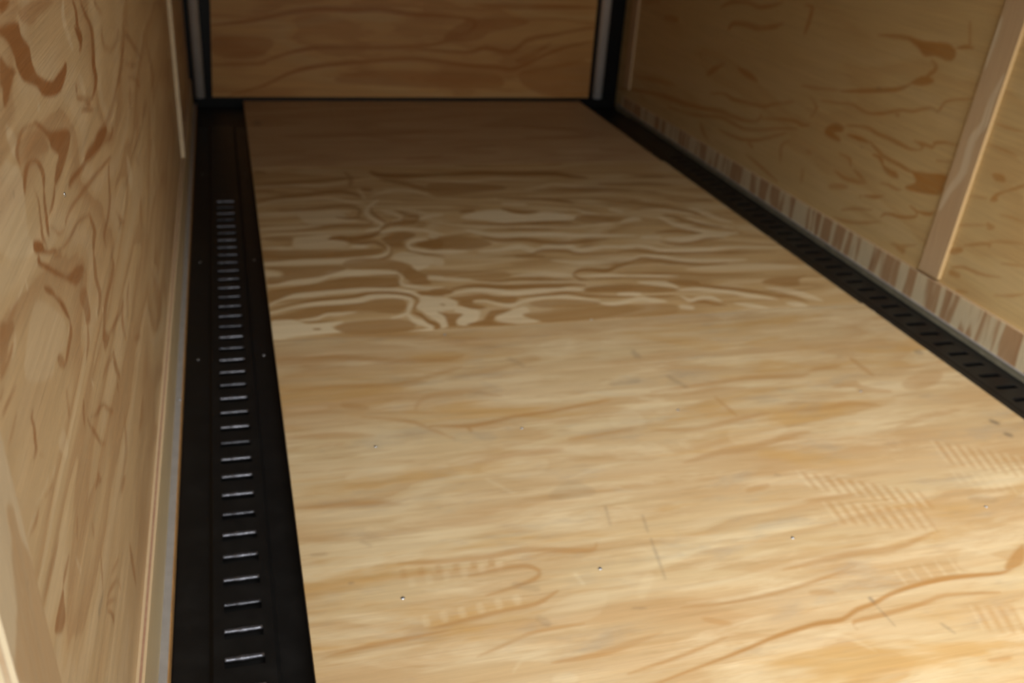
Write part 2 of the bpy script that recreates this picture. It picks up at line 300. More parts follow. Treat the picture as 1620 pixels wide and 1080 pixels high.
D 0.4 47 1307 3939 1407 3962 1556 3935 1646 3901 1592 3859 1409 3869 1325 3894
L 0.6 43 978 3705 1092 3681 1181 3708 1183 3717 1098 3705 980 3714
D 0.5 77 2428 5649 2596 5630 2767 5612 2777 5633 2622 5692 2436 5671
D 0.4 80 2666 5798 2800 5789 2819 5833 2684 5841
D 0.4 72 2635 5355 2696 5258 2862 5280 2904 5260 2915 5278 2889 5337 2722 5314 2646 5374
D 0.5 69 2295 5310 2401 5263 2501 5204 2578 5151 2667 5090 2713 5043 2723 5060 2692 5134 2605 5204 2527 5257 2422 5310 2303 5329
L 0.5 68 2387 5165 2512 5131 2623 5065 2695 5003 2701 5014 2641 5099 2529 5166 2392 5178
D 0.6 66 2486 5052 2528 5002 2560 4930 2603 4883 2664 4837 2754 4820 2763 4837 2686 4879 2630 4930 2587 4978 2551 5044 2495 5070
L 0.5 68 2707 5155 2741 5038 2785 4922 2856 4893 2870 4916 2825 4986 2781 5102 2721 5178
L 0.6 65 2152 4938 2244 4968 2305 4987 2316 5013 2269 5043 2159 4963
L 0.6 64 2438 5020 2459 4890 2507 4817 2571 4748 2662 4702 2794 4708 2807 4732 2694 4763 2610 4817 2546 4886 2495 4949 2452 5043
L 0.5 66 2613 5007 2644 4901 2708 4830 2806 4794 2815 4811 2735 4877 2672 4948 2623 5024
D 0.6 63 2316 4769 2407 4762 2499 4742 2574 4733 2584 4752 2526 4797 2431 4817 2324 4788
L 0.55 61 2196 4702 2298 4692 2314 4728 2210 4738
L 0.6 62 2338 4660 2447 4609 2564 4656 2677 4664 2762 4707 2777 4740 2721 4757 2603 4748 2486 4699 2352 4692
D 0.5 61 2284 4624 2362 4560 2483 4586 2560 4617 2666 4643 2674 4662 2582 4669 2504 4637 2385 4611 2293 4642
L 0.6 59 2014 4586 2099 4577 2169 4534 2218 4492 2336 4469 2488 4471 2635 4490 2936 4468 2946 4485 2654 4527 2511 4521 2358 4519 2241 4541 2193 4583 2114 4613 2021 4604
D 0.5 58 1983 4507 2076 4501 2178 4450 2281 4430 2464 4422 2842 4412 2851 4429 2484 4464 2303 4478 2201 4499 2094 4544 1990 4524
L 0.5 56 1934 4379 2063 4415 2160 4407 2231 4355 2343 4324 2489 4322 2636 4316 2645 4332 2508 4359 2365 4371 2255 4402 2182 4455 2077 4452 1939 4395
D 0.5 56 2032 4358 2139 4357 2202 4306 2340 4288 2348 4304 2225 4352 2160 4404 2038 4375
L 0.6 56 1932 4371 2070 4413 2170 4396 2231 4354 2342 4323 2499 4311 2637 4316 2647 4335 2520 4353 2368 4377 2257 4407 2195 4450 2086 4456 1937 4390
D 0.55 56 1910 4315 1995 4348 2065 4385 2135 4350 2197 4326 2285 4281 2375 4268 2510 4288 2517 4304 2390 4302 2308 4327 2220 4372 2157 4397 2083 4432 2003 4381 1914 4330
L 0.3 56 2266 4221 2422 4186 2637 4177 2866 4184 2886 4218 2690 4276 2469 4284 2281 4255
D 0.5 54 1875 4229 2005 4206 2099 4183 2233 4167 2327 4139 2536 4125 2647 4128 2653 4139 2549 4150 2342 4170 2248 4198 2113 4214 2015 4231 1880 4240
L 0.6 53 1860 4189 2051 4153 2156 4153 2162 4166 2068 4190 1865 4202
D 0.5 52 1848 4160 1943 4140 2077 4132 2081 4141 1953 4165 1852 4169
D 0.65 52 2085 4103 2158 4111 2244 4084 2235 4037 2150 4032 2108 4061
D 0.65 51 2183 4044 2258 3999 2324 3965 2389 3941 2464 3911 2537 3890 2546 3903 2485 3946 2412 3981 2347 4005 2277 4035 2190 4058
D 0.55 54 2580 4018 2668 4073 2801 4073 2880 4080 2810 4039 2765 3963 2671 3974
D 0.55 50 1824 4096 1946 4065 2052 4028 2104 3991 2011 3980 1916 3992 1795 4023
L 0.65 51 1931 4097 2008 4053 2065 4031 2102 4005 2113 4022 2093 4083 2033 4107 1940 4115
L 0.6 50 2091 3976 2175 3968 2269 3938 2349 3905 2432 3852 2543 3812 2552 3827 2455 3890 2375 3950 2294 3984 2194 4009 2097 3993
L 0.7 49 1772 3964 1872 3951 1885 3982 1784 3995
L 0.6 49 2077 3904 2096 3843 2155 3865 2216 3857 2250 3829 2258 3842 2237 3896 2171 3904 2115 3882 2085 3917
D 0.6 49 1902 3928 1967 3910 2044 3917 2048 3927 1979 3939 1906 3938
L 0.6 48 1743 3887 1858 3883 1912 3862 1970 3857 1978 3874 1936 3911 1878 3934 1748 3904
D 0.6 48 2096 3828 2160 3823 2196 3790 2252 3779 2258 3790 2214 3822 2177 3856 2101 3840
L 0.6 48 2015 3783 2070 3761 2089 3797 2033 3819
L 0.6 49 2311 3791 2368 3746 2444 3722 2454 3737 2394 3789 2320 3806
L 0.6 49 2576 3761 2608 3723 2659 3713 2672 3732 2644 3777 2588 3780
D 0.5 51 2466 3914 2534 3861 2640 3802 2689 3764 2699 3777 2667 3840 2559 3900 2474 3928
L 0.5 51 2567 3945 2623 3894 2680 3849 2721 3798 2774 3765 2788 3783 2761 3851 2720 3904 2660 3951 2580 3965
D 0.4 47 1719 3827 1857 3852 1981 3835 2012 3802 1969 3738 1832 3715 1678 3723
K 0.5 47 2249 3692 2284 3697 2294 3719 2258 3714
K 0.4 48 2354 3685 2371 3686 2382 3707 2365 3706
K 0.4 42 862 3715 910 3682 961 3682 963 3691 916 3706 864 3724
K 0.4 42 1013 3660 1042 3662 1045 3675 1016 3673''',
'FN':'''D 0.45 38 130 3526 353 3510 591 3443 784 3424 870 3455 872 3470 791 3464 599 3483 357 3550 131 3540
L 0.4 38 120 3499 311 3551 549 3536 803 3520 908 3494 911 3505 810 3553 553 3570 312 3584 120 3510
D 0.35 40 123 3715 374 3695 570 3677 764 3627 966 3604 970 3622 775 3679 578 3731 378 3748 123 3734
K 0.3 39 133 3719 181 3723 182 3753 133 3749
D 0.4 35 150 3276 327 3274 562 3256 763 3320 838 3359 839 3369 766 3351 564 3285 330 3304 151 3286
D 0.3 34 602 3063 632 3116 709 3155 819 3155 939 3111 943 3123 828 3190 713 3190 628 3146 598 3069
D 0.6 33 628 2939 712 2919 798 2910 951 2943 1084 2955 1235 2985 1350 3008 1353 3018 1241 3006 1089 2981 956 2969 802 2935 716 2939 630 2948
D 0.6 32 760 2915 769 2881 779 2892 769 2926
D 0.4 32 412 3042 549 2985 622 2917 695 2848 698 2856 631 2939 556 3010 414 3051
D 0.35 33 336 3128 419 3097 425 3128 341 3160
D 0.35 30 128 2943 288 2916 411 2909 413 2924 292 2959 128 2958
L 0.5 28 301 2687 359 2711 501 2707 630 2698 632 2669 510 2663 411 2639 304 2652
D 0.3 30 741 2671 873 2693 1049 2706 1052 2720 880 2733 742 2685
L 0.4 29 750 2648 897 2694 991 2663 962 2595 862 2571 775 2615
L 0.35 32 141 3131 268 3127 269 3150 141 3153
L 0.5 28 754 2570 814 2492 821 2503 761 2582
D 0.35 26 135 2530 317 2513 435 2499 436 2508 320 2538 136 2539
D 0.3 32 1131 2764 1361 2789 1369 2815 1137 2789
L 0.35 33 1316 2895 1417 2930 1445 2856 1401 2796 1312 2811
L 0.35 31 1081 2697 1193 2657 1326 2701 1331 2721 1210 2716 1087 2717
L 0.5 29 1044 2534 1179 2574 1331 2583 1334 2591 1184 2596 1045 2542
K 0.22 28 939 2431 1001 2424 1081 2430 1096 2465 1028 2527 942 2465
K 0.35 37 1413 3120 1529 3130 1539 3161 1422 3149
K 0.3 38 1054 3401 1096 3332 1109 3355 1067 3425
K 0.45 40 1606 3385 1616 3329 1631 3347 1622 3404
K 0.3 23 151 2294 191 2291 192 2303 151 2306
K 0.3 24 298 2332 323 2305 328 2315 303 2342
L 0.3 25 130 2453 309 2436 532 2450 535 2470 312 2494 130 2473
D 0.45 38 1574 3046 1795 3060 2023 3075 2244 3061 2323 3114 2326 3124 2260 3092 2038 3106 1807 3090 1578 3056
D 0.55 40 2302 3101 2358 3136 2480 3139 2428 3114
D 0.45 37 1684 3008 1827 3014 1947 3016 1952 3026 1840 3044 1688 3019
D 0.35 38 2342 2958 2425 2947 2430 2906 2546 2885 2560 2902 2470 2955 2462 2999 2352 2977
D 0.3 40 2670 2958 2814 3021 2902 3008 2832 2932 2714 2888 2640 2900
D 0.4 41 2550 3162 2558 3028 2581 3048 2574 3183
D 0.35 36 2033 2816 2195 2796 2317 2814 2433 2788 2442 2800 2338 2849 2214 2830 2039 2828
D 0.3 36 2410 2624 2547 2657 2734 2697 2745 2714 2572 2702 2416 2639
L 0.3 36 1809 2872 2033 2854 2059 2901 1831 2919
L 0.35 33 1735 2729 1921 2768 1970 2707 1842 2626 1715 2632
D 0.4 34 1456 2771 1621 2740 1827 2785 1946 2812 1951 2824 1840 2818 1634 2772 1460 2782
D 0.4 32 1485 2553 1639 2574 1728 2575 1879 2614 2023 2654 2030 2670 1896 2656 1743 2616 1655 2615 1489 2567
D 0.3 29 1615 2346 1696 2359 1706 2384 1624 2370
D 0.4 28 1796 2260 1955 2258 1964 2276 1804 2277
K 0.35 38 1667 3146 1703 3058 1720 3079 1684 3167
D 0.4 35 1790 2950 1807 2816 1821 2829 1804 2963
K 0.5 40 1599 3378 1603 3332 1616 3345 1612 3391
K 0.9 36 2819 2607 2835 2577 2854 2594 2839 2624
K 0.9 35 2807 2509 2825 2489 2844 2506 2826 2527
K 0.6 43 2897 3188 2918 3168 2943 3195 2921 3215
K 0.4 30 1757 2422 1773 2416 1780 2427 1764 2433
K 0.25 29 2367 2158 2444 2130 2474 2162 2396 2191
L 0.45 30 1846 2423 1842 2335 1851 2341 1856 2429
L 0.45 29 1882 2404 1877 2317 1886 2323 1891 2410
L 0.45 29 1917 2386 1911 2299 1921 2305 1927 2392
L 0.45 29 1952 2368 1946 2281 1955 2287 1962 2374
L 0.45 29 1988 2349 1980 2264 1990 2269 1997 2355
L 0.45 29 2023 2331 2014 2246 2024 2252 2032 2337
L 0.45 29 2057 2313 2048 2229 2058 2234 2067 2319
L 0.45 29 2092 2295 2082 2211 2092 2216 2102 2301
L 0.45 29 2127 2277 2116 2194 2126 2199 2137 2283
L 0.45 29 2161 2259 2150 2176 2160 2182 2171 2265
L 0.45 29 2196 2241 2184 2159 2194 2164 2206 2247
D 0.3 30 1864 2414 1859 2326 1869 2332 1874 2420
D 0.3 29 1899 2395 1894 2308 1903 2314 1909 2401
D 0.3 29 1935 2377 1928 2290 1938 2296 1945 2383
D 0.3 29 1970 2358 1963 2273 1973 2278 1980 2364
D 0.3 29 2005 2340 1997 2255 2007 2261 2015 2346
D 0.3 29 2040 2322 2031 2237 2041 2243 2050 2328
D 0.3 29 2075 2304 2065 2220 2075 2225 2085 2310
D 0.3 29 2109 2286 2099 2202 2109 2208 2120 2292
D 0.3 29 2144 2268 2133 2185 2143 2190 2154 2274
D 0.3 29 2179 2250 2167 2168 2177 2173 2189 2256
D 0.3 29 2213 2232 2201 2150 2211 2155 2223 2238
L 0.4 27 1838 2244 1827 2139 1836 2144 1847 2249
L 0.4 27 1875 2232 1863 2127 1872 2132 1884 2237
L 0.4 27 1912 2219 1899 2115 1908 2120 1921 2224
L 0.4 27 1949 2207 1935 2103 1944 2108 1959 2212
L 0.4 27 1986 2195 1971 2091 1980 2096 1996 2200
L 0.4 27 2023 2182 2007 2079 2016 2084 2033 2187
L 0.4 27 2060 2170 2043 2067 2052 2072 2070 2175
L 0.4 27 2097 2158 2079 2055 2088 2060 2107 2162
L 0.4 27 2134 2145 2115 2043 2124 2048 2144 2150
D 0.3 27 1858 2241 1847 2136 1856 2140 1867 2246
D 0.3 27 1895 2228 1883 2124 1892 2128 1904 2233
D 0.3 27 1932 2216 1919 2111 1928 2116 1942 2221
D 0.3 27 1969 2203 1955 2099 1964 2104 1979 2208
D 0.3 27 2006 2191 1991 2087 2000 2092 2016 2196
D 0.3 27 2043 2179 2027 2075 2036 2080 2053 2183
D 0.3 27 2080 2166 2063 2063 2072 2068 2090 2171
D 0.3 27 2117 2154 2099 2051 2108 2056 2127 2159
D 0.3 27 2154 2141 2135 2039 2144 2044 2164 2146
L 0.4 33 2475 2512 2442 2386 2454 2392 2486 2518
L 0.4 32 2508 2493 2474 2368 2486 2373 2519 2499
L 0.4 32 2540 2474 2506 2349 2518 2355 2552 2480
L 0.4 32 2573 2454 2538 2331 2549 2337 2585 2460
L 0.4 32 2606 2435 2570 2313 2581 2318 2618 2441
L 0.4 32 2638 2416 2601 2295 2613 2300 2650 2422
L 0.4 32 2671 2397 2633 2277 2644 2282 2683 2403
L 0.4 32 2703 2379 2664 2259 2675 2264 2715 2384
L 0.4 32 2735 2360 2695 2241 2707 2246 2747 2366
D 0.35 33 2491 2502 2458 2377 2470 2383 2503 2509
D 0.35 32 2524 2483 2490 2358 2502 2364 2536 2489
D 0.35 32 2557 2464 2522 2340 2534 2346 2569 2470
D 0.35 32 2589 2445 2554 2322 2565 2327 2601 2451
D 0.35 32 2622 2426 2585 2304 2597 2309 2634 2432
D 0.35 32 2654 2407 2617 2286 2628 2291 2666 2413
D 0.35 32 2687 2388 2648 2268 2660 2273 2699 2394
D 0.35 32 2719 2369 2679 2250 2691 2255 2731 2375
D 0.35 32 2751 2351 2710 2232 2722 2237 2763 2356
L 0.35 30 2418 2327 2400 2240 2411 2246 2429 2333
L 0.35 30 2452 2312 2433 2225 2444 2231 2463 2318
L 0.35 30 2485 2297 2466 2210 2477 2216 2496 2303
L 0.35 30 2519 2282 2499 2195 2510 2201 2530 2287
L 0.35 30 2552 2266 2532 2181 2543 2186 2564 2272
L 0.35 30 2586 2251 2564 2166 2576 2171 2597 2257
D 0.45 24 402 2207 524 2187 666 2179 785 2189 968 2150 1005 2185 1003 2192 974 2172 792 2215 670 2205 528 2209 403 2216
L 0.45 23 118 2212 252 2211 356 2221 461 2222 616 2215 749 2217 750 2225 620 2233 463 2243 357 2242 253 2229 118 2219
L 0.4 22 407 2107 425 2110 425 2142 407 2138
L 0.4 22 459 2110 477 2114 477 2146 459 2142
L 0.4 22 511 2114 529 2118 530 2150 512 2146
L 0.4 23 564 2118 583 2122 584 2154 565 2150
L 0.4 23 618 2122 636 2126 638 2158 620 2155
L 0.4 23 672 2126 691 2130 694 2163 674 2159
L 0.5 20 419 1944 436 1950 433 1985 416 1979
L 0.5 21 471 1950 488 1955 486 1991 468 1985
L 0.5 21 523 1956 541 1961 539 1997 521 1991
L 0.5 21 576 1962 595 1967 593 2004 575 1998
L 0.5 21 630 1968 649 1973 648 2010 630 2004
L 0.5 22 685 1974 704 1980 704 2016 685 2010
D 0.3 22 391 2152 408 2153 409 2183 392 2182
D 0.3 23 442 2152 460 2153 461 2184 444 2182
D 0.3 23 494 2152 512 2154 514 2184 496 2182
D 0.3 23 546 2152 564 2154 567 2184 549 2182
D 0.3 23 599 2152 617 2154 621 2184 602 2183
D 0.3 23 653 2152 671 2154 675 2185 656 2183
D 0.5 23 593 2118 694 2124 763 2119 785 2094 747 2068 627 2036 627 2030 747 2051 799 2091 771 2139 697 2141 594 2125
D 0.5 21 444 1930 538 1937 641 1949 747 1960 815 2002 815 2008 748 1979 643 1967 539 1955 444 1936
D 0.45 19 151 1883 244 1892 337 1898 466 1912 466 1918 338 1915 243 1909 151 1889
L 0.4 19 167 1863 270 1860 395 1874 395 1881 270 1879 167 1870
D 0.4 20 545 1809 644 1836 715 1856 838 1863 839 1869 717 1871 643 1850 545 1814
L 0.4 20 612 1821 685 1844 778 1848 779 1854 686 1860 612 1826
L 0.3 21 729 1907 816 1965 895 1989 963 1976 902 1890 800 1874
D 0.35 20 731 1743 842 1738 951 1758 1042 1783 1044 1791 954 1781 846 1760 733 1751
L 0.4 19 615 1737 658 1772 758 1784 858 1786 859 1792 761 1801 657 1787 613 1741
L 0.4 19 711 1702 744 1707 771 1689 757 1668 704 1679
K 0.5 22 241 2152 253 2152 253 2160 241 2160
K 0.5 26 1096 2358 1080 2274 1086 2275 1102 2360
K 0.6 26 1199 2288 1186 2217 1191 2218 1205 2290
K 0.6 24 1177 2159 1152 2009 1157 2010 1183 2161
K 0.5 22 1010 1894 1043 1887 1045 1893 1012 1900
L 0.6 23 888 2063 899 2020 909 2027 898 2071
L 0.3 23 1103 2029 1040 1948 1059 1928 1122 2008
L 0.45 25 1009 2201 1129 2205 1304 2204 1307 2211 1136 2228 1011 2209
K 0.25 22 699 2047 760 2015 770 2037 709 2069
K 0.25 21 724 1906 748 1874 763 1892 739 1925
D 0.75 22 970 1620 1062 1640 1179 1662 1261 1680 1363 1703 1464 1720 1512 1724 1584 1725 1651 1751 1716 1764 1781 1787 1877 1805 1987 1815 2090 1813 2192 1806 2251 1820 2293 1837 2295 1843 2255 1829 2201 1819 2102 1829 1999 1835 1886 1824 1787 1805 1721 1781 1655 1769 1590 1742 1520 1742 1470 1737 1367 1720 1263 1693 1181 1673 1063 1648 971 1625
D 0.6 25 2229 1829 2322 1894 2382 1919 2318 1847 2260 1823
D 0.5 20 916 1669 1027 1684 1113 1702 1213 1731 1213 1736 1115 1715 1029 1697 916 1673
D 0.5 22 1609 1691 1615 1710 1722 1716 1859 1734 1956 1752 2115 1736 2120 1743 1966 1768 1867 1752 1730 1734 1618 1725 1604 1690
L 0.45 25 1175 1936 1335 1942 1508 1961 1689 1982 1872 1994 2079 2031 2180 2043 2185 2051 2088 2049 1882 2016 1698 2003 1516 1981 1341 1958 1177 1943
D 0.4 25 1547 1959 1770 1973 1925 1967 2097 2019 2102 2029 1940 1997 1785 2003 1551 1969
L 0.45 23 1188 1882 1336 1868 1506 1886 1689 1916 1864 1921 1867 1927 1697 1932 1512 1902 1342 1883 1190 1888
D 0.45 23 1166 1867 1329 1854 1523 1872 1736 1924 1738 1929 1528 1888 1335 1869 1168 1872
L 0.4 25 2090 1880 2179 1946 2240 1886 2263 1858 2198 1835 2112 1841
L 0.35 21 1270 1700 1370 1692 1487 1686 1557 1653 1602 1603 1607 1608 1571 1668 1498 1703 1378 1709 1272 1706
K 0.8 23 1714 1795 1716 1774 1726 1780 1725 1801
K 0.5 22 1717 1761 1720 1684 1725 1687 1722 1763
K 0.5 22 1860 1654 1873 1617 1880 1622 1868 1659
D 0.3 21 1188 1806 1247 1775 1258 1790 1199 1822
D 0.35 23 1552 1843 1617 1830 1628 1848 1563 1861
D 0.35 21 1901 1500 1962 1496 1971 1509 1910 1512
L 0.4 24 1869 1885 1864 1830 1875 1835 1880 1891
L 0.4 24 1919 1889 1914 1834 1925 1839 1931 1894
L 0.4 24 1970 1893 1964 1837 1975 1842 1982 1898
L 0.4 25 2022 1896 2015 1840 2026 1846 2034 1902
L 0.4 25 2074 1900 2066 1844 2078 1849 2086 1906
L 0.4 25 2127 1904 2118 1847 2130 1853 2140 1910
L 0.4 25 2181 1908 2171 1851 2183 1856 2193 1914
L 0.35 22 1995 1699 1967 1614 1975 1616 2003 1701
L 0.35 22 2028 1688 2000 1603 2008 1605 2036 1690
L 0.35 22 2062 1677 2033 1592 2041 1595 2070 1679
L 0.35 22 2095 1666 2065 1582 2073 1584 2104 1668
L 0.35 22 2129 1655 2098 1571 2106 1573 2137 1657
L 0.35 22 2163 1644 2131 1560 2139 1563 2171 1646
D 0.3 22 2013 1695 1985 1610 1993 1612 2021 1697
D 0.3 22 2046 1684 2018 1599 2026 1602 2055 1686
D 0.3 22 2080 1673 2050 1589 2058 1591 2088 1675
D 0.3 22 2114 1662 2083 1578 2091 1580 2122 1664
D 0.3 22 2147 1651 2116 1567 2124 1570 2156 1653''',
'FF':'''D 0.4 88 363 6900 577 6863 730 6850 991 6883 1140 6886 1415 6996 1422 7039 1155 6990 1008 7003 742 6967 587 6965 366 6941
D 0.4 87 1525 6525 1816 6593 1829 6647 1535 6578
D 0.4 81 1147 6278 1374 6340 1383 6390 1154 6327
L 0.3 86 514 6759 867 6800 1077 6717 1083 6745 878 6883 516 6787
L 0.3 88 1333 6694 1569 6726 1581 6782 1343 6749
K 0.5 90 166 7204 216 7203 221 7336 171 7337
D 0.3 79 194 6468 461 6492 465 6553 196 6527
D 0.3 99 2221 7096 2547 6994 2573 7069 2245 7171
D 0.35 94 2153 6778 2594 6762 2623 6845 2177 6859
D 0.3 90 2597 6431 2822 6380 2849 6445 2622 6496
L 0.3 88 2267 6412 2585 6397 2605 6451 2285 6465''',
'FW':'''D 0.5 49 -97 566 221 604 469 659 755 694 987 690 1183 704 1423 672 1711 666 1962 658 1962 672 1712 692 1427 710 1186 742 988 728 754 731 465 696 218 628 -97 579
D 0.5 51 1898 646 1960 631 1913 577 1777 541 1780 525 1937 535 2009 641 1901 662
D 0.35 52 1920 654 2387 675 2413 625 2116 559 2012 497 1718 492
D 0.5 50 261 290 457 354 690 401 984 406 1287 410 1596 438 1761 478 1758 489 1592 463 1286 442 985 437 688 432 451 377 258 300
D 0.5 52 36 35 291 112 471 198 687 255 984 288 1390 322 1596 315 1914 278 2196 260 2355 251 2571 351 2784 440 3025 499 3021 510 2776 458 2558 375 2345 283 2197 293 1916 310 1598 347 1389 354 982 319 682 286 463 221 286 129 33 46
D 0.4 48 -101 262 258 275 259 296 -100 283
D 0.45 53 1388 421 1911 379 2080 418 2303 381 2453 486 2664 534 3013 610 3009 624 2655 565 2434 523 2293 421 2078 458 1910 411 1389 434
D 0.35 54 2345 340 2558 445 2665 488 2457 320
D 0.3 52 882 203 1185 246 1918 232 2200 214 2228 110 1602 107 1185 125 861 143
D 0.3 56 2376 215 2681 302 3042 327 3072 48 2613 47
D 0.3 48 -86 480 307 487 341 412 204 333 -95 348
D 0.4 52 1999 765 2317 748 2994 771 2993 788 2315 795 1999 781
L 0.2 49 407 532 912 632 1304 627 1306 654 906 707 402 558''',
'RW':'''D 0.3 77 7607 871 7313 922 7325 944 7619 894
D 0.5 56 6278 1038 6153 1078 5942 1107 5782 1101 5633 1132 5508 1178 5517 1186 5651 1153 5783 1129 5942 1135 6172 1101 6292 1045
D 0.5 56 6124 917 6070 952 5894 972 5735 976 5559 1015 5463 1061 5475 1070 5581 1040 5740 1010 5893 1007 6097 979 6148 921
D 0.4 72 7175 815 6961 832 6956 867 7169 851
D 0.45 63 6327 568 6218 621 6116 691 6135 699 6276 640 6349 574
D 0.5 58 5927 698 5803 675 5659 671 5646 685 5770 715 5916 712
D 0.4 78 7597 281 7243 329 6888 379 6885 389 7238 359 7596 292
D 0.5 67 8004 102 7565 175 7098 240 6729 271 6371 314 6052 368 5914 370 5682 398 5542 439 5512 490 5529 491 5560 451 5682 424 5903 400 6046 398 6367 345 6718 305 7088 272 7563 198 8004 114
D 0.5 58 6241 456 6058 493 5920 483 5819 498 5646 516 5492 538 5400 579 5198 646 5202 653 5411 593 5501 560 5643 541 5816 523 5908 509 6055 512 6244 464
D 0.5 60 6865 205 6493 239 6063 327 5911 334 5705 340 5478 392 5344 438 5112 504 5114 510 5350 452 5485 411 5701 362 5899 358 6062 350 6491 256 6861 214
D 0.5 58 6035 251 5896 250 5710 267 5512 317 5349 383 5202 451 5207 456 5363 397 5522 336 5709 289 5887 271 6030 260
D 0.5 52 5507 468 5259 517 5118 542 5046 536 4974 568 4978 574 5046 555 5114 562 5262 536 5508 475
D 0.5 67 6334 226 6289 165 6187 144 6175 152 6247 186 6318 232
D 0.5 58 5637 278 5565 258 5550 271 5621 290
D 0.5 56 5601 194 5409 167 5211 149 5204 156 5389 189 5594 202
D 0.4 53 5191 286 5198 376 5134 425 5143 430 5239 375 5206 282
D 0.4 50 4947 410 4894 411 4889 425 4941 424
D 0.35 51 4952 300 4939 231 4916 237 4929 306
D 0.5 48 5249 1203 5198 1197 5197 1158 5210 1090 5208 1049 5194 1049 5171 1091 5158 1159 5166 1210 5246 1210
D 0.5 38 4499 1159 4364 1170 4254 1178 4158 1173 4055 1193 4057 1200 4159 1194 4253 1200 4368 1192 4501 1167
D 0.65 36 4302 1192 4146 1197 3978 1216 3908 1191 3910 1153 3955 1139 4035 1145 4118 1129 4186 1161
D 0.6 34 3905 1204 3844 1215 3801 1224 3802 1230 3852 1232 3909 1210
D 0.55 37 4065 1121 4030 1099 4031 1085 4063 1057 4078 1021 4069 1019 4039 1049 4006 1079 4007 1109 4059 1126
D 0.55 37 4159 1001 4091 1039 4020 1043 4011 1022 4082 995 4162 986
D 0.6 41 4715 819 4507 862 4316 909 4225 939 4166 979 4173 984 4241 955 4326 928 4516 882 4719 826
D 0.45 48 5119 763 4993 771 4773 813 4774 819 4995 789 5119 769
D 0.5 39 4886 727 4736 747 4608 770 4471 757 4347 781 4188 839 4099 855 3980 902 3914 902 3883 956 3799 988 3727 1009 3729 1014 3804 996 3896 964 3927 913 3986 916 4107 870 4196 854 4355 797 4468 775 4606 784 4738 758 4887 734
D 0.4 40 4231 821 4206 809 4193 820 4217 832
D 0.4 49 5014 719 4944 676 4974 615 4965 614 4916 683 5006 724
D 0.4 52 5281 616 5206 641 5214 653 5289 628
D 0.4 34 3873 1324 3837 1236 3823 1239 3859 1326
K 0.4 41 4423 902 4389 906 4390 917 4425 913
D 0.55 51 5249 524 5120 539 5039 539 4975 559 4976 566 5035 561 5117 562 5250 532
D 0.6 46 4788 605 4707 646 4636 645 4637 618 4710 592 4644 576 4648 555 4731 552 4797 562
D 0.55 41 4606 655 4501 676 4422 685 4335 677 4232 680 4131 677 4050 678 3971 698 3973 704 4050 691 4125 696 4226 699 4328 697 4417 705 4504 690 4608 662
D 0.6 38 4033 729 3973 715 3992 698 3985 695 3951 728 4029 735
D 0.6 37 4030 726 3959 728 3891 731 3880 754 3816 776 3736 789 3736 794 3819 789 3894 766 3900 744 3957 742 4030 732
D 0.65 44 4578 609 4481 608 4393 621 4392 630 4476 634 4577 619
D 0.6 40 4376 628 4317 604 4247 584 4172 580 4092 579 4009 575 3922 599 3923 605 4008 588 4085 596 4165 597 4236 601 4305 617 4370 634
D 0.6 42 4329 570 4276 569 4226 539 4217 544 4259 588 4328 577
D 0.6 41 4235 550 4171 544 4111 544 4082 522 4137 510 4203 522
D 0.65 38 3991 587 3864 614 3752 643 3750 597 3754 543 3867 511 3990 489 4014 500 3953 538 3961 560
D 0.5 41 4208 453 4141 458 4090 456 4042 469 4042 474 4087 471 4138 473 4208 459
D 0.45 45 4615 494 4530 489 4499 457 4489 461 4512 506 4613 500
D 0.5 45 4624 388 4526 370 4393 392 4331 413 4332 420 4393 415 4518 395 4618 397
D 0.5 44 4459 447 4403 427 4335 414 4329 420 4387 445 4454 453
D 0.4 46 4649 308 4510 352 4480 335 4628 286
D 0.6 42 4315 345 4224 363 4163 397 4167 402 4231 381 4317 352
D 0.5 44 4360 330 4348 327 4338 339 4350 342
D 0.5 44 4477 209 4376 246 4239 293 4241 298 4382 260 4480 214
D 0.65 40 4139 289 4116 310 4065 323 3998 334 3883 376 3886 415 3941 421 3944 415 3898 406 3895 386 4001 348 4066 338 4124 319 4145 291
D 0.65 38 3892 408 3829 412 3776 428 3767 453 3774 454 3787 441 3831 428 3892 414
D 0.5 45 4539 145 4458 148 4349 174 4230 217 4141 261 4143 266 4237 231 4352 189 4457 165 4537 151
D 0.4 36 3838 682 3751 702 3753 712 3841 692
K 0.3 43 4447 579 4421 584 4422 594 4448 590
D 0.55 32 3440 713 3398 721 3400 732 3442 724
D 0.5 32 3440 625 3417 661 3357 697 3278 749 3273 735 3343 696 3400 655 3397 631 3430 618
D 0.35 34 3571 594 3469 617 3471 625 3573 602
D 0.4 32 3354 580 3284 584 3215 595 3215 600 3284 599 3354 585
D 0.45 33 3420 520 3382 523 3363 513 3401 493
D 0.3 34 3575 446 3421 503 3425 512 3579 456
D 0.55 34 3511 371 3447 397 3388 423 3365 428 3367 422 3361 422 3357 441 3392 435 3454 408 3513 375
D 0.4 32 3366 447 3286 470 3178 509 3179 513 3290 484 3368 452
D 0.5 36 3614 312 3530 357 3514 339 3576 303
D 0.5 34 3544 246 3479 269 3402 277 3327 291 3252 319 3253 323 3328 304 3401 291 3481 282 3546 251
D 0.4 36 3548 235 3489 236 3489 217 3554 208
D 0.35 32 3256 381 3140 418 3142 426 3258 389
D 0.5 35 3473 152 3413 170 3414 179 3474 162
D 0.4 32 3246 231 3160 262 3092 306 3094 310 3166 275 3248 236
D 0.35 40 4016 183 3938 193 3833 247 3836 253 3944 211 4016 190
D 0.45 40 4000 199 3905 210 3900 173 3963 181
D 0.5 32 3535 946 3457 942 3373 953 3374 957 3457 954 3534 950
D 0.4 32 3562 846 3462 847 3371 845 3370 849 3460 858 3562 850
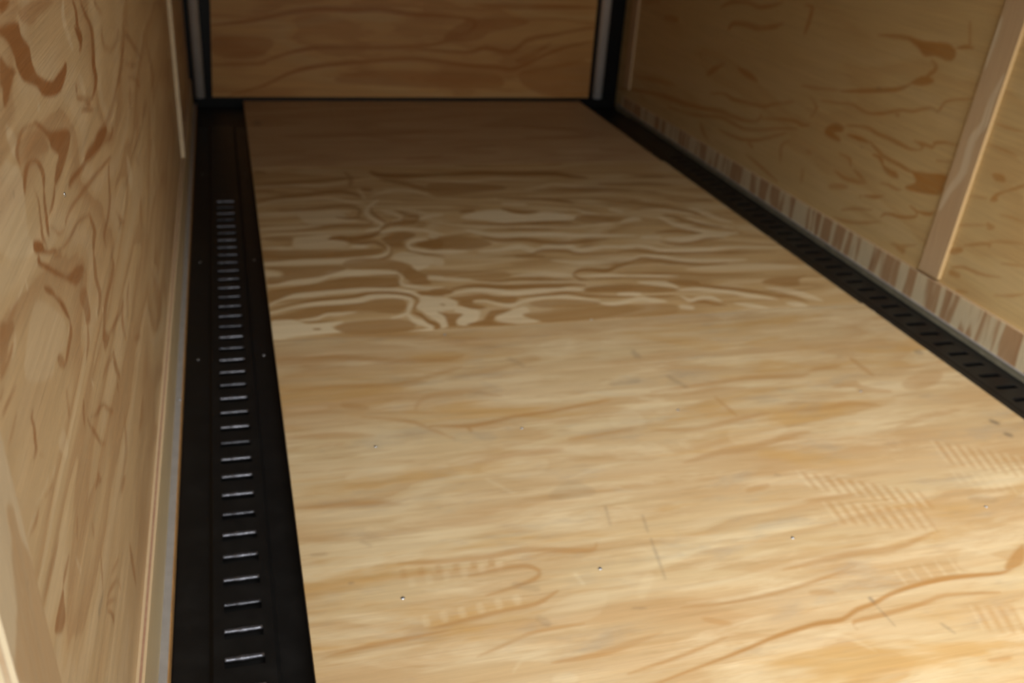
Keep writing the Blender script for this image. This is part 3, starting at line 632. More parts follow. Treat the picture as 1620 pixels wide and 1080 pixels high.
D 0.5 32 3469 737 3406 748 3385 723 3450 718''',
'RB':'''L 0.7 32 3663 1377 3683 1294 3678 1170 3668 1170 3652 1293 3653 1377
L 0.6 34 3559 1150 3599 1035 3607 932 3654 846 3654 695 3703 585 3719 487 3703 487 3668 582 3609 695 3610 845 3564 929 3565 1034 3545 1148''',
}

def parse(key):
    res = []
    for ln in MARKS.get(key, '').split('\n'):
        p = ln.split()
        if len(p) < 8: continue
        pts = np.array([float(v) for v in p[3:]]).reshape(-1, 2)/2000.0
        res.append((p[0], float(p[1]), float(p[2])/20000.0, pts))
    return res

def rounded(pts, k=3):
    """closed Catmull-Rom through the outline"""
    a, b, c, d = np.roll(pts, 1, 0), pts, np.roll(pts, -1, 0), np.roll(pts, -2, 0)
    out = []
    for i in range(k):
        t = i/k
        out.append(.5*((2*b)+(c-a)*t+(2*a-5*b+4*c-d)*t*t+(3*b-a-3*c+d)*t**3))
    return np.stack(out, 1).reshape(-1, 2)

def coverage(U, V, marks, kind, soft=1.6):
    """per point 0..1: how much of a grain mark of this kind lies there"""
    r = np.zeros(len(U))
    for kd, st, foot, pts in marks:
        if kd != kind: continue
        q = rounded(pts); so = foot*soft
        lo = q.min(0)-2*so; hi = q.max(0)+2*so
        idx = np.nonzero((U > lo[0]) & (U < hi[0]) & (V > lo[1]) & (V < hi[1]))[0]
        if not len(idx): continue
        x, y = U[idx], V[idx]
        ins = np.zeros(len(idx), bool); d2 = np.full(len(idx), 1e9)
        for (x0, y0), (x1, y1) in zip(q, np.roll(q, -1, 0)):
            c = (y0 > y) != (y1 > y)
            if y1 != y0: ins ^= c & (x < (x1-x0)*(y-y0)/(y1-y0)+x0)
            dx, dy = x1-x0, y1-y0; L = dx*dx+dy*dy+1e-12
            t = np.clip(((x-x0)*dx+(y-y0)*dy)/L, 0, 1)
            d2 = np.minimum(d2, (x-x0-t*dx)**2+(y-y0-t*dy)**2)
        sd = np.where(ins, 1, -1)*np.sqrt(d2)
        v = st*np.clip(.5+sd/(2*so), 0, 1)
        r[idx] = np.maximum(r[idx], v)
    return r

# ------------------------------------------------------------------ mesh helpers
def mesh_obj(name, verts, faces, mat, parent=None, smooth=False):
    me = bpy.data.meshes.new(name); me.from_pydata([tuple(v) for v in verts], [], [tuple(f) for f in faces])
    me.update()
    if smooth:
        for p in me.polygons: p.use_smooth = True
    if mat: me.materials.append(mat)
    o = bpy.data.objects.new(name, me); C.objects.link(o)
    if parent: o.parent = parent
    return o

def box_vf(x0, y0, z0, x1, y1, z1, base=0):
    v = [(x0,y0,z0),(x1,y0,z0),(x1,y1,z0),(x0,y1,z0),(x0,y0,z1),(x1,y0,z1),(x1,y1,z1),(x0,y1,z1)]
    f = [(0,3,2,1),(4,5,6,7),(0,1,5,4),(1,2,6,5),(2,3,7,6),(3,0,4,7)]
    return v, [tuple(i+base for i in q) for q in f]

def boxes(name, lst, mat, parent=None, bevel=0):
    V, Fc = [], []
    for b in lst:
        v, f = box_vf(*b, base=len(V)); V += v; Fc += f
    o = mesh_obj(name, V, Fc, mat, parent)
    if bevel:
        m = o.modifiers.new('bevel', 'BEVEL'); m.width = bevel; m.segments = 2
    return o

def extrude_y(name, prof, y0, y1, mat, parent=None, closed=True, smooth=False):
    n = len(prof)
    V = [(x, y0, z) for x, z in prof]+[(x, y1, z) for x, z in prof]
    Fc = [(i, i+n, (i+1) % n+n, (i+1) % n) for i in range(n if closed else n-1)]
    if closed: Fc += [tuple(range(n)), tuple(range(2*n-1, n-1, -1))]
    return mesh_obj(name, V, Fc, mat, parent, smooth)

def empty(name, loc=(0, 0, 0)):
    o = bpy.data.objects.new(name, None); C.objects.link(o); o.location = loc
    o.empty_display_size = .1
    return o

def structure(o): o['kind'] = 'structure'; return o
def tag(o, label, cat, group=None):
    o['label'] = label; o['category'] = cat
    if group: o['group'] = group
    return o

def put(o, parent):
    """parent while keeping the world place (parents are only translated)"""
    o.parent = parent
    o.location = Vector(o.location)-parent.location
    return o

def sheet(name, plane, at, u, v, thick, marks, mat, parent=None, lean=0.0, lean_z=0.0, soft=1.6):
    """plywood sheet with a finely divided face that carries the grain marks.
    plane 'z': face up at z=at over x in u, y in v; 'x+'/'x-': face towards +x/-x over y in u, z in v; 'y': face to -y over x in u, z in v"""
    nu, nv = len(u), len(v)
    U, V = np.meshgrid(u, v); U = U.ravel(); V = V.ravel(); U = U+lean*(V-lean_z)
    A = np.full(len(U), at)
    if plane == 'z': P = np.stack([U, V, A], 1); back = (0, 0, -thick)
    elif plane == 'y': P = np.stack([U, A, V], 1); back = (0, thick, 0)
    else: P = np.stack([A, U, V], 1); back = (-thick if plane == 'x+' else thick, 0, 0)
    i = np.arange(nu-1)[None, :]+nu*np.arange(nv-1)[:, None]; i = i.ravel()
    q = np.stack([i, i+1, i+1+nu, i+nu], 1)
    flip = plane == 'x-'
    if flip: q = q[:, ::-1]
    faces = [tuple(x) for x in q.tolist()]
    n0 = len(P)
    cid = [0, nu-1, nu*nv-1, nu*(nv-1)]
    B = P[cid]+np.array(back)
    verts = P.tolist()+B.tolist()
    rim = [list(range(nu)), [nu-1+nu*k for k in range(nv)], [nu*nv-1-k for k in range(nu)], [nu*(nv-1)-nu*k for k in range(nv)]]
    for k in range(4):
        f = [n0+k]+[n0+(k+1) % 4]+rim[k][::-1]
        faces.append(tuple(f[::-1] if flip else f))
    f = [n0+3, n0+2, n0+1, n0]
    faces.append(tuple(f[::-1] if flip else f))
    o = mesh_obj(name, verts, faces, mat, parent)
    mk = parse(marks) if isinstance(marks, str) else marks
    for nm, kd in (('latewood', 'D'), ('earlywood', 'L'), ('stain', 'K')):
        at_ = o.data.attributes.new(nm, 'FLOAT', 'POINT')
        vals = np.zeros(len(verts), dtype=np.float32)
        if mk: vals[:n0] = coverage(U, V, mk, kd, soft)
        at_.data.foreach_set('value', vals)
    return o

# ------------------------------------------------------------------ materials
class NB:
    def __init__(self, name):
        self.m = bpy.data.materials.new(name); self.m.use_nodes = True
        self.t = self.m.node_tree; self.b = self.t.nodes['Principled BSDF']
    def n(self, typ, **kw):
        x = self.t.nodes.new(typ)
        for k, v in kw.items(): setattr(x, k, v)
        return x
    def l(self, a, b): self.t.links.new(a, b)
    def val(self, sock, v):
        if hasattr(v, 'is_output'): self.l(v, sock)
        else: sock.default_value = v
    def math(self, op, a, b=0.0, c=None, clamp=False):
        x = self.n('ShaderNodeMath', operation=op); x.use_clamp = clamp
        self.val(x.inputs[0], a); self.val(x.inputs[1], b)
        if c is not None: self.val(x.inputs[2], c)
        return x.outputs[0]
    def mix(self, f, a, b):
        x = self.n('ShaderNodeMix', data_type='RGBA')
        self.val(x.inputs[0], f)
        for s, v in ((x.inputs[6], a), (x.inputs[7], b)):
            if hasattr(v, 'is_output'): self.l(v, s)
            else: s.default_value = (*v, 1)
        return x.outputs[2]
    def noise(self, vec, scale, detail=2, rough=.5, dist=0):
        x = self.n('ShaderNodeTexNoise'); self.l(vec, x.inputs['Vector'])
        x.inputs['Scale'].default_value = scale; x.inputs['Detail'].default_value = detail
        x.inputs['Roughness'].default_value = rough; x.inputs['Distortion'].default_value = dist
        return x.outputs[0]
    def smooth(self, v, a, b):
        x = self.n('ShaderNodeMapRange', interpolation_type='SMOOTHSTEP')
        self.val(x.inputs[0], v); x.inputs[1].default_value = a; x.inputs[2].default_value = b
        return x.outputs[0]

def plywood(name, axis, base, dark, light, fig=.35, rings=7, scale=1.0, off=0.0, rough=.42, mkd=1.0, mkl=1.0, blotch=.12, spec=.35, redd=None, worn=0.0):
    """axis: grain direction 0 x, 1 y, 2 z; fig: strength of the rotary-cut ring figure between the traced grain"""
    k = NB(name)
    g = k.n('ShaderNodeNewGeometry')
    def coords(along, across):
        mpn = k.n('ShaderNodeMapping'); k.l(g.outputs['Position'], mpn.inputs[0])
        s = [across]*3; s[axis] = along
        mpn.inputs['Scale'].default_value = s; mpn.inputs['Location'].default_value = (off, off*1.7, off*.6)
        return mpn.outputs[0]
    a1 = k.noise(coords(.9*scale, 4.2*scale), 1.0, 2, .45, .5)
    a2 = k.noise(coords(6*scale, 30*scale), 1.0, 2, .5)
    fib = k.noise(coords(8, 420), 1.0, 2, .6)
    fib2 = k.noise(coords(3, 90), 1.0, 3, .6)
    pore = k.noise(coords(40, 700), 1.0, 1, .5)
    f = k.math('ADD', k.math('MULTIPLY', a1, rings), k.math('MULTIPLY', a2, .55))
    fr = k.math('FRACT', f)
    late = k.math('MULTIPLY', k.smooth(fr, .55, .9), k.math('SUBTRACT', 1.0, k.smooth(fr, .93, 1.0)))
    early = k.math('MULTIPLY', k.smooth(fr, .02, .12), k.math('SUBTRACT', 1.0, k.smooth(fr, .2, .45)))
    def attr(nm):
        x = k.n('ShaderNodeAttribute'); x.attribute_name = nm; return x.outputs['Fac']
    rag = k.math('MULTIPLY_ADD', fib2, .5, -.25)
    rag = k.math('ADD', rag, k.math('MULTIPLY_ADD', a2, .3, -.15))
    def shaped(nm, gain):
        v = attr(nm)
        on = k.math('MULTIPLY', rag, k.smooth(v, .0, .25))
        return k.math('MULTIPLY', k.math('ADD', v, on, clamp=True), gain, clamp=True)
    D, L, K = shaped('latewood', mkd), shaped('earlywood', mkl), shaped('stain', 1.0)
    quiet = k.math('SUBTRACT', 1.0, k.math('MAXIMUM', D, L))
    col = k.mix(k.math('MULTIPLY', late, fig), base, dark)
    col = k.mix(k.math('MULTIPLY', early, fig*.8), col, light)
    bl = k.noise(coords(1.3, 5.5), 1.0, 3, .6)
    col = k.mix(k.math('MULTIPLY', k.smooth(bl, .35, .7), blotch*2), col, redd or dark)
    if worn:
        # foot-worn face: pale rubbed streaks, honey patches and grey scuffing
        s1 = k.noise(coords(3.0, 15), 1.0, 5, .66, .5); s2 = k.noise(coords(2.0, 9), 1.0, 4, .65, .6); s3 = k.noise(coords(5, 14), 1.0, 4, .7, .3); s4 = k.noise(coords(7, 60), 1.0, 3, .6)
        col = k.mix(k.math('MULTIPLY', k.smooth(s1, .50, .66), .42*worn), col, (.54, .43, .265))
        col = k.mix(k.math('MULTIPLY', k.smooth(s2, .50, .68), .75*worn), col, (.375, .22, .075))
        col = k.mix(k.math('MULTIPLY', k.smooth(s4, .52, .68), .35*worn), col, (.31, .18, .068))
        col = k.mix(k.math('MULTIPLY', k.smooth(s3, .52, .74), .34*worn), col, (.235, .205, .155))
    col = k.mix(L, col, light)
    col = k.mix(D, col, dark)
    hv = k.n('ShaderNodeHueSaturation')
    k.l(col, hv.inputs['Color'])
    v = k.math('MULTIPLY_ADD', fib, .26, .87)
    v = k.math('MULTIPLY', v, k.math('MULTIPLY_ADD', fib2, .30, .85))
    v = k.math('MULTIPLY', v, k.math('SUBTRACT', 1.0, k.math('MULTIPLY', k.smooth(pore, .66, .8), .12)))
    k.l(v, hv.inputs['Value'])
    col = k.mix(k.math('MULTIPLY', K, .6), hv.outputs[0], (.045, .04, .038))
    k.l(col, k.b.inputs['Base Color'])
    k.l(k.math('MULTIPLY_ADD', fib2, .18, rough-.06), k.b.inputs['Roughness'])
    k.b.inputs['Specular IOR Level'].default_value = spec
    bp = k.n('ShaderNodeBump'); bp.inputs['Strength'].default_value = .16; bp.inputs['Distance'].default_value = .002
    h = k.math('ADD', fib, k.math('MULTIPLY', fib2, .8)); k.l(h, bp.inputs['Height'])
    k.l(bp.outputs[0], k.b.inputs['Normal'])
    return k.m

def plain(name, col, rough, metal=0.0, spec=.5, noise=.0, nscale=30, bump=0.0):
    k = NB(name)
    g = k.n('ShaderNodeNewGeometry')
    nz = k.noise(g.outputs['Position'], nscale, 4, .6)
    c = k.mix(k.math('MULTIPLY', k.smooth(nz, .35, .75), noise), col, tuple(min(1, x*1.8+.001) for x in col))
    k.l(c, k.b.inputs['Base Color'])
    k.l(k.math('MULTIPLY_ADD', nz, .25*max(noise, .2), rough-.05), k.b.inputs['Roughness'])
    k.b.inputs['Metallic'].default_value = metal; k.b.inputs['Specular IOR Level'].default_value = spec
    if bump:
        bp = k.n('ShaderNodeBump'); bp.inputs['Strength'].default_value = bump; bp.inputs['Distance'].default_value = .001
        k.l(k.noise(g.outputs['Position'], nscale*4, 3, .6), bp.inputs['Height']); k.l(bp.outputs[0], k.b.inputs['Normal'])
    return k.m

def ply_edge(name, axis, lo, hi, dark=(.24, .095, .06), pale=(.47, .34, .19), n=3.0):
    """stacked veneers seen on the cut edge; axis is the thickness direction, lo..hi its extent"""
    k = NB(name)
    g = k.n('ShaderNodeNewGeometry'); sp = k.n('ShaderNodeSeparateXYZ'); k.l(g.outputs['Position'], sp.inputs[0])
    t = k.math('DIVIDE', k.math('SUBTRACT', sp.outputs[axis], lo), hi-lo)
    nz = k.noise(g.outputs['Position'], 60, 3, .6); nl = k.noise(g.outputs['Position'], 5, 2, .5)
    t = k.math('ADD', t, k.math('MULTIPLY_ADD', nl, .12, -.06))
    d = k.math('ABSOLUTE', k.math('SUBTRACT', t, .5))
    core = k.math('SUBTRACT', 1.0, k.smooth(d, .10, .17))
    glue = k.math('MULTIPLY', k.smooth(d, .12, .15), k.math('SUBTRACT', 1.0, k.smooth(d, .16, .2)))
    col = k.mix(k.math('MULTIPLY', core, k.math('MULTIPLY_ADD', nz, .8, .3)), pale, dark)
    col = k.mix(k.math('MULTIPLY', glue, .4), col, (.12, .06, .04))
    col = k.mix(k.math('MULTIPLY', k.smooth(nz, .5, .8), .25), col, (.4, .26, .13))
    k.l(col, k.b.inputs['Base Color']); k.b.inputs['Roughness'].default_value = .75
    return k.m

PINE = dict(base=(.50, .325, .165), dark=(.30, .142, .045), light=(.62, .48, .29))
M_near = plywood('near_floor_plywood', 0, (.425, .31, .165), (.30, .155, .05), (.55, .445, .28), fig=.34, rings=6, off=3.3, blotch=.26, redd=(.36, .21, .09), mkd=1.3, mkl=.5, worn=1.0)
M_mid = plywood('middle_floor_plywood', 0, (.43, .285, .13), (.255, .128, .038), (.58, .46, .285), fig=.38, rings=8, off=9.1, blotch=.08, mkd=1.3, mkl=1.15)
M_far = plywood('far_floor_plywood', 0, (.44, .295, .155), (.27, .135, .05), (.55, .40, .23), fig=.25, rings=6, off=1.7, blotch=.1)
M_front = plywood('front_wall_plywood', 0, (.60, .33, .11), (.36, .13, .022), (.62, .42, .19), mkd=1.5, fig=.34, rings=4, off=5.2, blotch=.1)
M_right = plywood('right_wall_plywood', 1, (.52, .365, .165), (.36, .155, .03), (.60, .46, .27), mkd=1.25, fig=.16, rings=4, off=7.7, blotch=.12, redd=(.42, .26, .10))
M_left = plywood('left_wall_plywood', 1, (.44, .31, .165), (.235, .098, .03), (.56, .45, .29), mkd=1.3, fig=.36, rings=7, off=2.4, blotch=.1, rough=.40, spec=.5)
M_battenL = plywood('left_batten_plywood', 2, (.46, .36, .23), (.32, .185, .08), (.56, .47, .32), fig=.12, rings=3, off=4.4, blotch=.06)
M_battenR = plywood('right_batten_plywood', 2, (.50, .345, .195), (.34, .19, .08), (.64, .53, .36), fig=.2, rings=4, off=6.4, blotch=.05)
M_ceil = plain('bare_roof_metal', (.25, .25, .25), .55, .2)

def strip_mat(name, off):
    """narrow strip ripped across a sheet: the grain runs up it, so bands follow one another along its length"""
    k = NB(name)
    g = k.n('ShaderNodeNewGeometry')
    mpn = k.n('ShaderNodeMapping'); k.l(g.outputs['Position'], mpn.inputs[0])
    mpn.inputs['Scale'].default_value = (0, 1, .12); mpn.inputs['Location'].default_value = (0, off, 0)
    big = k.noise(mpn.outputs[0], 5.5, 1, .4)
    mid = k.noise(mpn.outputs[0], 22, 2, .55)
    f = k.math('ADD', k.math('MULTIPLY', big, 9), k.math('MULTIPLY', mid, 2.2))
    fr = k.math('FRACT', f)
    late = k.math('MULTIPLY', k.smooth(fr, .30, .55), k.math('SUBTRACT', 1.0, k.smooth(fr, .8, .98)))
    fine = k.noise(mpn.outputs[0], 160, 2, .6)
    col = k.mix(late, (.56, .45, .28), (.38, .23, .115))
    wide = k.smooth(mid, .60, .66)
    col = k.mix(wide, col, (.34, .195, .095))
    hv = k.n('ShaderNodeHueSaturation'); k.l(col, hv.inputs['Color']); k.l(k.math('MULTIPLY_ADD', fine, .4, .8), hv.inputs['Value'])
    k.l(hv.outputs[0], k.b.inputs['Base Color']); k.b.inputs['Roughness'].default_value = .5; k.b.inputs['Specular IOR Level'].default_value = .35
    return k.m
M_stripR = strip_mat('right_kick_strip_plywood', 3.1)
M_stripL = plywood('left_kick_strip_plywood', 1, (.46, .36, .21), (.33, .2, .1), (.55, .46, .3), fig=.15, rings=3, off=6.6, blotch=.05)

M_black = plain('black_painted_steel', (.005, .0047, .0044), .36, 0, .22, .5, 26, .10)
M_pan = plain('black_pan_steel', (.005, .0047, .0043), .45, 0, .22, .5, 18, .08)
M_lip = plain('worn_slot_edge_steel', (.05, .05, .056), .17, 0.75, .6, .7, 150, .5)
def random_wear(m):
    t = m.node_tree; b = t.nodes['Principled BSDF']; src = b.inputs['Base Color'].links[0].from_socket
    oi = t.nodes.new('ShaderNodeObjectInfo'); mr = t.nodes.new('ShaderNodeMapRange'); hv = t.nodes.new('ShaderNodeHueSaturation')
    mr.inputs[3].default_value = .5; mr.inputs[4].default_value = 2.2
    t.links.new(oi.outputs['Random'], mr.inputs[0]); t.links.new(mr.outputs[0], hv.inputs['Value'])
    t.links.new(src, hv.inputs['Color']); t.links.new(hv.outputs[0], b.inputs['Base Color'])
random_wear(M_lip)      # some slot edges are worn brighter than others
M_steel = plain('galvanised_steel', (.78, .74, .69), .34, .35, .5, .25, 12)
M_flange = plain('grey_aluminium_flange', (.25, .225, .20), .55, .1, .35, .2, 40)
M_screw = plain('zinc_screw', (.45, .46, .48), .3, .9)
M_rust = plain('stained_subfloor_edge', (.30, .155, .05), .6, 0, .3, .5, 40)
M_olive = plain('dull_subfloor_edge', (.17, .15, .10), .6, 0, .3, .4, 30)
M_dark = plain('dark_shell', (.02, .018, .016), .6)

# ------------------------------------------------------------------ shell
XL, XR = -.149*S, 1.755*S             # wall faces
KL, KR = -.139*S, 1.745*S             # strip and batten faces
FL, FR = .062*S, 1.592*S              # plywood floor edges
ZP = -.030*S                          # floor of the track channels
SEAM1, SEAM2, FRONT = 1.978*S, 3.275*S, 4.25*S
ZC = 1.98
Y0 = REAR
def lin(a, b, n): return np.linspace(a, b, n)
def recip(a, b, n): return 1/np.linspace(1/a, 1/b, n)

floor = structure(empty('floor', (.827*S, 2.1*S, ZP-.02)))
xs = lin(FL, 1.583*S, 480)
near = sheet('plywood_panel', 'z', 0, xs, np.concatenate([lin(Y0, .60*S, 8)[:-1], recip(.60*S, SEAM1-.0012, 420)]), .018, 'FN', M_near, soft=2.2)
mid = sheet('plywood_panel', 'z', 0, lin(FL, 1.577*S, 440), recip(SEAM1+.0012, SEAM2-.0012, 330), .018, 'FM', M_mid)
far = sheet('plywood_panel', 'z', 0, lin(FL, 1.568*S, 240), lin(SEAM2+.0012, FRONT-.012, 120), .018, 'FF', M_far)
for o, lb in ((near, 'nearest plywood floor panel, worn and blond'), (mid, 'middle plywood floor panel with zebra-like grain'), (far, 'far plywood floor panel in the dim end')):
    put(o, floor); o['label'] = lb
sub = boxes('subfloor', [(XL-.02, Y0, ZP-.02, XR+.02, FRONT+.04, ZP-.0005), (FL+.001, Y0, ZP-.0005, 1.566*S, FRONT-.012, -.0185)], M_dark)
put(sub, floor)

def screw_head(r=.004):
    v, f = [(0, 0, .0012)], []
    for j, (rr, z) in enumerate(((.55, .0011), (1, .0004), (1, 0))):
        for i in range(12):
            a = i*math.pi/6; v.append((r*rr*math.cos(a), r*rr*math.sin(a), z))
    for i in range(12):
        f.append((0, 1+i, 1+(i+1) % 12))
        for j in range(2):
            a, b = 1+12*j+i, 1+12*j+(i+1) % 12
            f.append((a, a+12, b+12, b))
    return v, f
sv, sf = screw_head()
scr_me = None
def screw(parent, x, y, z, rot=(0, 0, 0), s=1.0, name='screw'):
    global scr_me
    if scr_me is None:
        t = mesh_obj(name, sv, sf, M_screw, None, True); scr_me = t.data; o = t
    else:
        o = bpy.data.objects.new(name, scr_me); C.objects.link(o)
    o.location = (x, y, z); o.rotation_euler = rot; o.scale = (s, s, s)
    put(o, parent)
    return o
for x, y in ((.209, 1.422), (.481, 1.437), (.801, 1.45), (1.216, 1.456), (.19, 1.033), (.488, 1.038), (.819, 1.048), (1.2, 1.06), (.77, 1.862), (.42, 1.835)):
    screw(floor, x, y, 0.0, s=.8)

wl = structure(empty('wall_left', (XL, 2.0, 0)))
zz = np.concatenate([lin(-.028, .08, 10)[:-1], lin(.08, 1.06, 420), lin(1.06, ZC, 10)[1:]])
a = sheet('plywood_panel', 'x+', XL, recip(.50*S, 3.085*S, 330), zz, .009, 'LW', M_left); put(a, wl)
a = sheet('plywood_panel', 'x+', XL, lin(Y0, .498*S, 30), lin(-.028, ZC, 60), .009, 'LW', M_left); put(a, wl)
a = sheet('plywood_panel', 'x+', XL, lin(3.087*S, FRONT, 40), lin(-.028, ZC, 60), .009, '', M_left); put(a, wl)
for y, z in ((.918*S, .698*S),):
    screw(wl, XL, y, z, (0, math.pi/2, 0), .55, 'nail_head')
wr = structure(empty('wall_right', (XR, 2.0, 0)))
a = sheet('plywood_panel', 'x-', XR, lin(1.952*S, FRONT, 420), np.concatenate([lin(-.028, .06, 8)[:-1], lin(.06, 1.0, 240), lin(1.0, ZC, 10)[1:]]), .009, 'RW', M_right); put(a, wr)
a = sheet('plywood_panel', 'x-', XR, np.concatenate([lin(Y0, 1.4*S, 20)[:-1], lin(1.4*S, 1.950*S, 140)]), np.concatenate([lin(-.028, .06, 8)[:-1], lin(.06, 1.0, 240), lin(1.0, ZC, 10)[1:]]), .009, 'RW', M_right); put(a, wr)

wf = structure(empty('wall_front', (.77*S, FRONT, 0)))
FXL, FXR = -.0625*S, 1.617*S
a = sheet('plywood_panel', 'y', FRONT, lin(FXL, FXR, 420), np.concatenate([lin(.012, .5, 160), lin(.5, ZC, 10)[1:]]), .009, 'FW', M_front)
for v in a.data.vertices:      # its left edge is cut a little out of square
    v.co.x += .05*max(0, v.co.z-.02)*(FXR-v.co.x)/(FXR-FXL)
put(a, wf)
b = boxes('backing_panel', [(XL-.02, FRONT+.012, ZP-.02, XR+.02, FRONT+.04, ZC+.03)], M_black); put(b, wf)
b = boxes('sill_angle', [(KL, FRONT-.010, ZP, FXR+.13*S, FRONT+.011, .011)], M_black, bevel=.002); put(b, wf)

cl = structure(sheet('ceiling', 'z', ZC+.012, lin(XL-.01, XR+.01, 20), lin(Y0, FRONT+.03, 30), .012, '', M_ceil))
# outer skin of the trailer body, so that daylight only enters by the rear doorway
sk = structure(boxes('trim_1', [(XL-.03, Y0, ZP-.03, XL-.0095, FRONT+.05, ZC+.04), (XR+.0095, Y0, ZP-.03, XR+.03, FRONT+.05, ZC+.04),
     (XL-.03, Y0, ZC+.013, XR+.03, FRONT+.05, ZC+.04), (XL-.03, Y0, ZP-.04, XR+.03, FRONT+.05, ZP-.0201)], M_dark))
sk['label'] = 'dark outer skin of the trailer body'

# ------------------------------------------------------------------ kick strips along the wall feet
M_edgeL = ply_edge('kick_strip_top_edge_left', 0, XL, KL)
M_edgeR = ply_edge('kick_strip_top_edge_right', 0, XR, KR)
M_edgeB = ply_edge('batten_end_edge', 0, XL, KL, dark=(.5, .33, .19), pale=(.80, .68, .46))
M_edgeBR = ply_edge('batten_end_edge_right', 0, XR, KR, dark=(.6, .4, .2), pale=(.66, .46, .22))

def faced(name, x0, y0, z0, x1, y1, z1, mats, pick):
    """box whose faces take a material by direction: pick(face index) -> slot; faces bottom, top, -y, +x, +y, -x"""
    o = boxes(name, [(x0, y0, z0, x1, y1, z1)], mats[0])
    for m in mats[1:]: o.data.materials.append(m)
    for i, p in enumerate(o.data.polygons): p.material_index = pick(i)
    return o
bl = structure(empty('baseboard_left', (KL, 2, 0)))
o = faced('kick_strip', XL, Y0, -.002, KL, 4.15*S, .108*S, [M_stripL, M_edgeL], lambda i: 1 if i == 1 else 0); put(o, bl); o['label'] = 'narrow plywood strip with layered top edge'
o = boxes('flange', [(XL, Y0, -.0045, -.128*S, 4.2*S, -.002)], M_flange, bevel=.0006); put(o, bl); o['label'] = 'grey metal flange under the strip'
o = boxes('subfloor_edge', [(XL, Y0, ZP, -.1265*S, 4.2*S, -.0046)], M_rust); put(o, bl); o['label'] = 'orange-brown cut edge beneath the flange'
br = structure(empty('baseboard_right', (KR, 2, 0)))
o = faced('kick_strip', KR, Y0, -.002, XR, 4.15*S, .085*S, [M_stripR, M_edgeR], lambda i: 1 if i == 1 else 0)
for v in o.data.vertices:
    if v.co.z > 0: v.co.z = (.077-.0145*(v.co.y/S-1.9))*S      # the strip narrows towards the front
put(o, br); o['label'] = 'narrow plywood strip with upright banded grain'
o = boxes('flange', [(1.7385*S, Y0, -.0045, XR, 4.2*S, -.002)], M_flange, bevel=.0006); put(o, br); o['label'] = 'grey metal flange under the strip'
o = boxes('subfloor_edge', [(1.740*S, Y0, ZP, XR, 4.2*S, -.0046)], M_olive); put(o, br); o['label'] = 'dark edge beneath the flange'
for y, z in ((2.894*S, .016*S), (1.75*S, -.001)):
    screw(bl, -.131*S, y, -.002, s=.9)

# ------------------------------------------------------------------ battens over the sheet joints
def batten(name, side, y0, y1, zb, marks, mface, medge, lean=0.0, lean_z=0.0):
    if side == 'L':
        o = sheet(name, 'x+', KL, lin(y0, y1, 60), np.concatenate([lin(zb, 1.0, 300), lin(1.0, ZC-.01, 8)[1:]]), .0092, marks, mface, None, lean, lean_z)
    else:
        o = sheet(name, 'x-', KR, lin(y0, y1, 50), np.concatenate([lin(zb, 1.2, 240), lin(1.2, ZC-.01, 8)[1:]]), .0092, marks, mface, None, lean, lean_z)
    o.data.materials.append(medge)
    n = len(o.data.polygons)
    for i in range(n-5, n): o.data.polygons[i].material_index = 1
    return structure(o)
t = batten('trim_2', 'L', .473*S, .553*S, .109*S, 'LB', M_battenL, M_edgeB, -.105, .462*S); t['label'] = 'vertical plywood batten on the left wall nearest the doorway'
t = batten('trim_3', 'L', 3.04*S, 3.13*S, .109*S, '', M_battenL, M_edgeB); t['label'] = 'vertical plywood batten at the far end of the left wall'
t = batten('trim_4', 'R', 1.916*S, 1.993*S, .0855*S, 'RB', M_battenR, M_edgeBR, -.064, .08*S); t['label'] = 'vertical plywood batten on the right wall'
t = batten('trim_5', 'R', 4.09*S, 4.15*S, .0855*S, '', M_battenR, M_battenR); t['label'] = 'vertical plywood batten in the far right corner'

# ------------------------------------------------------------------ corner posts
def corner_post(name, cx, cy, r, a0, a1, label):
    n = 14
    prof = []
    for i in range(n+1):
        a = a0+(a1-a0)*i/n; prof.append((cx+r*math.cos(a), cy+r*math.sin(a)))
    for i in range(n, -1, -1):
        a = a0+(a1-a0)*i/n; prof.append((cx+(r-.002)*math.cos(a), cy+(r-.002)*math.sin(a)))
    m = len(prof)
    V = [(x, y, .012) for x, y in prof]+[(x, y, ZC) for x, y in prof]
    Fc = [(i, (i+1) % m, (i+1) % m+m, i+m) for i in range(m)]+[tuple(range(m-1, -1, -1)), tuple(range(m, 2*m))]
    o = mesh_obj(name, V, Fc, M_steel, None, True)
    structure(o); o['label'] = label
    return o
corner_post('trim_6', -.111*S, FRONT-.006, .0195, math.radians(175), math.radians(365), 'curved galvanised steel post in the far left corner')
corner_post('trim_7', 1.657*S, FRONT-.006, .0225, math.radians(175), math.radians(365), 'curved galvanised steel post in the far right corner')

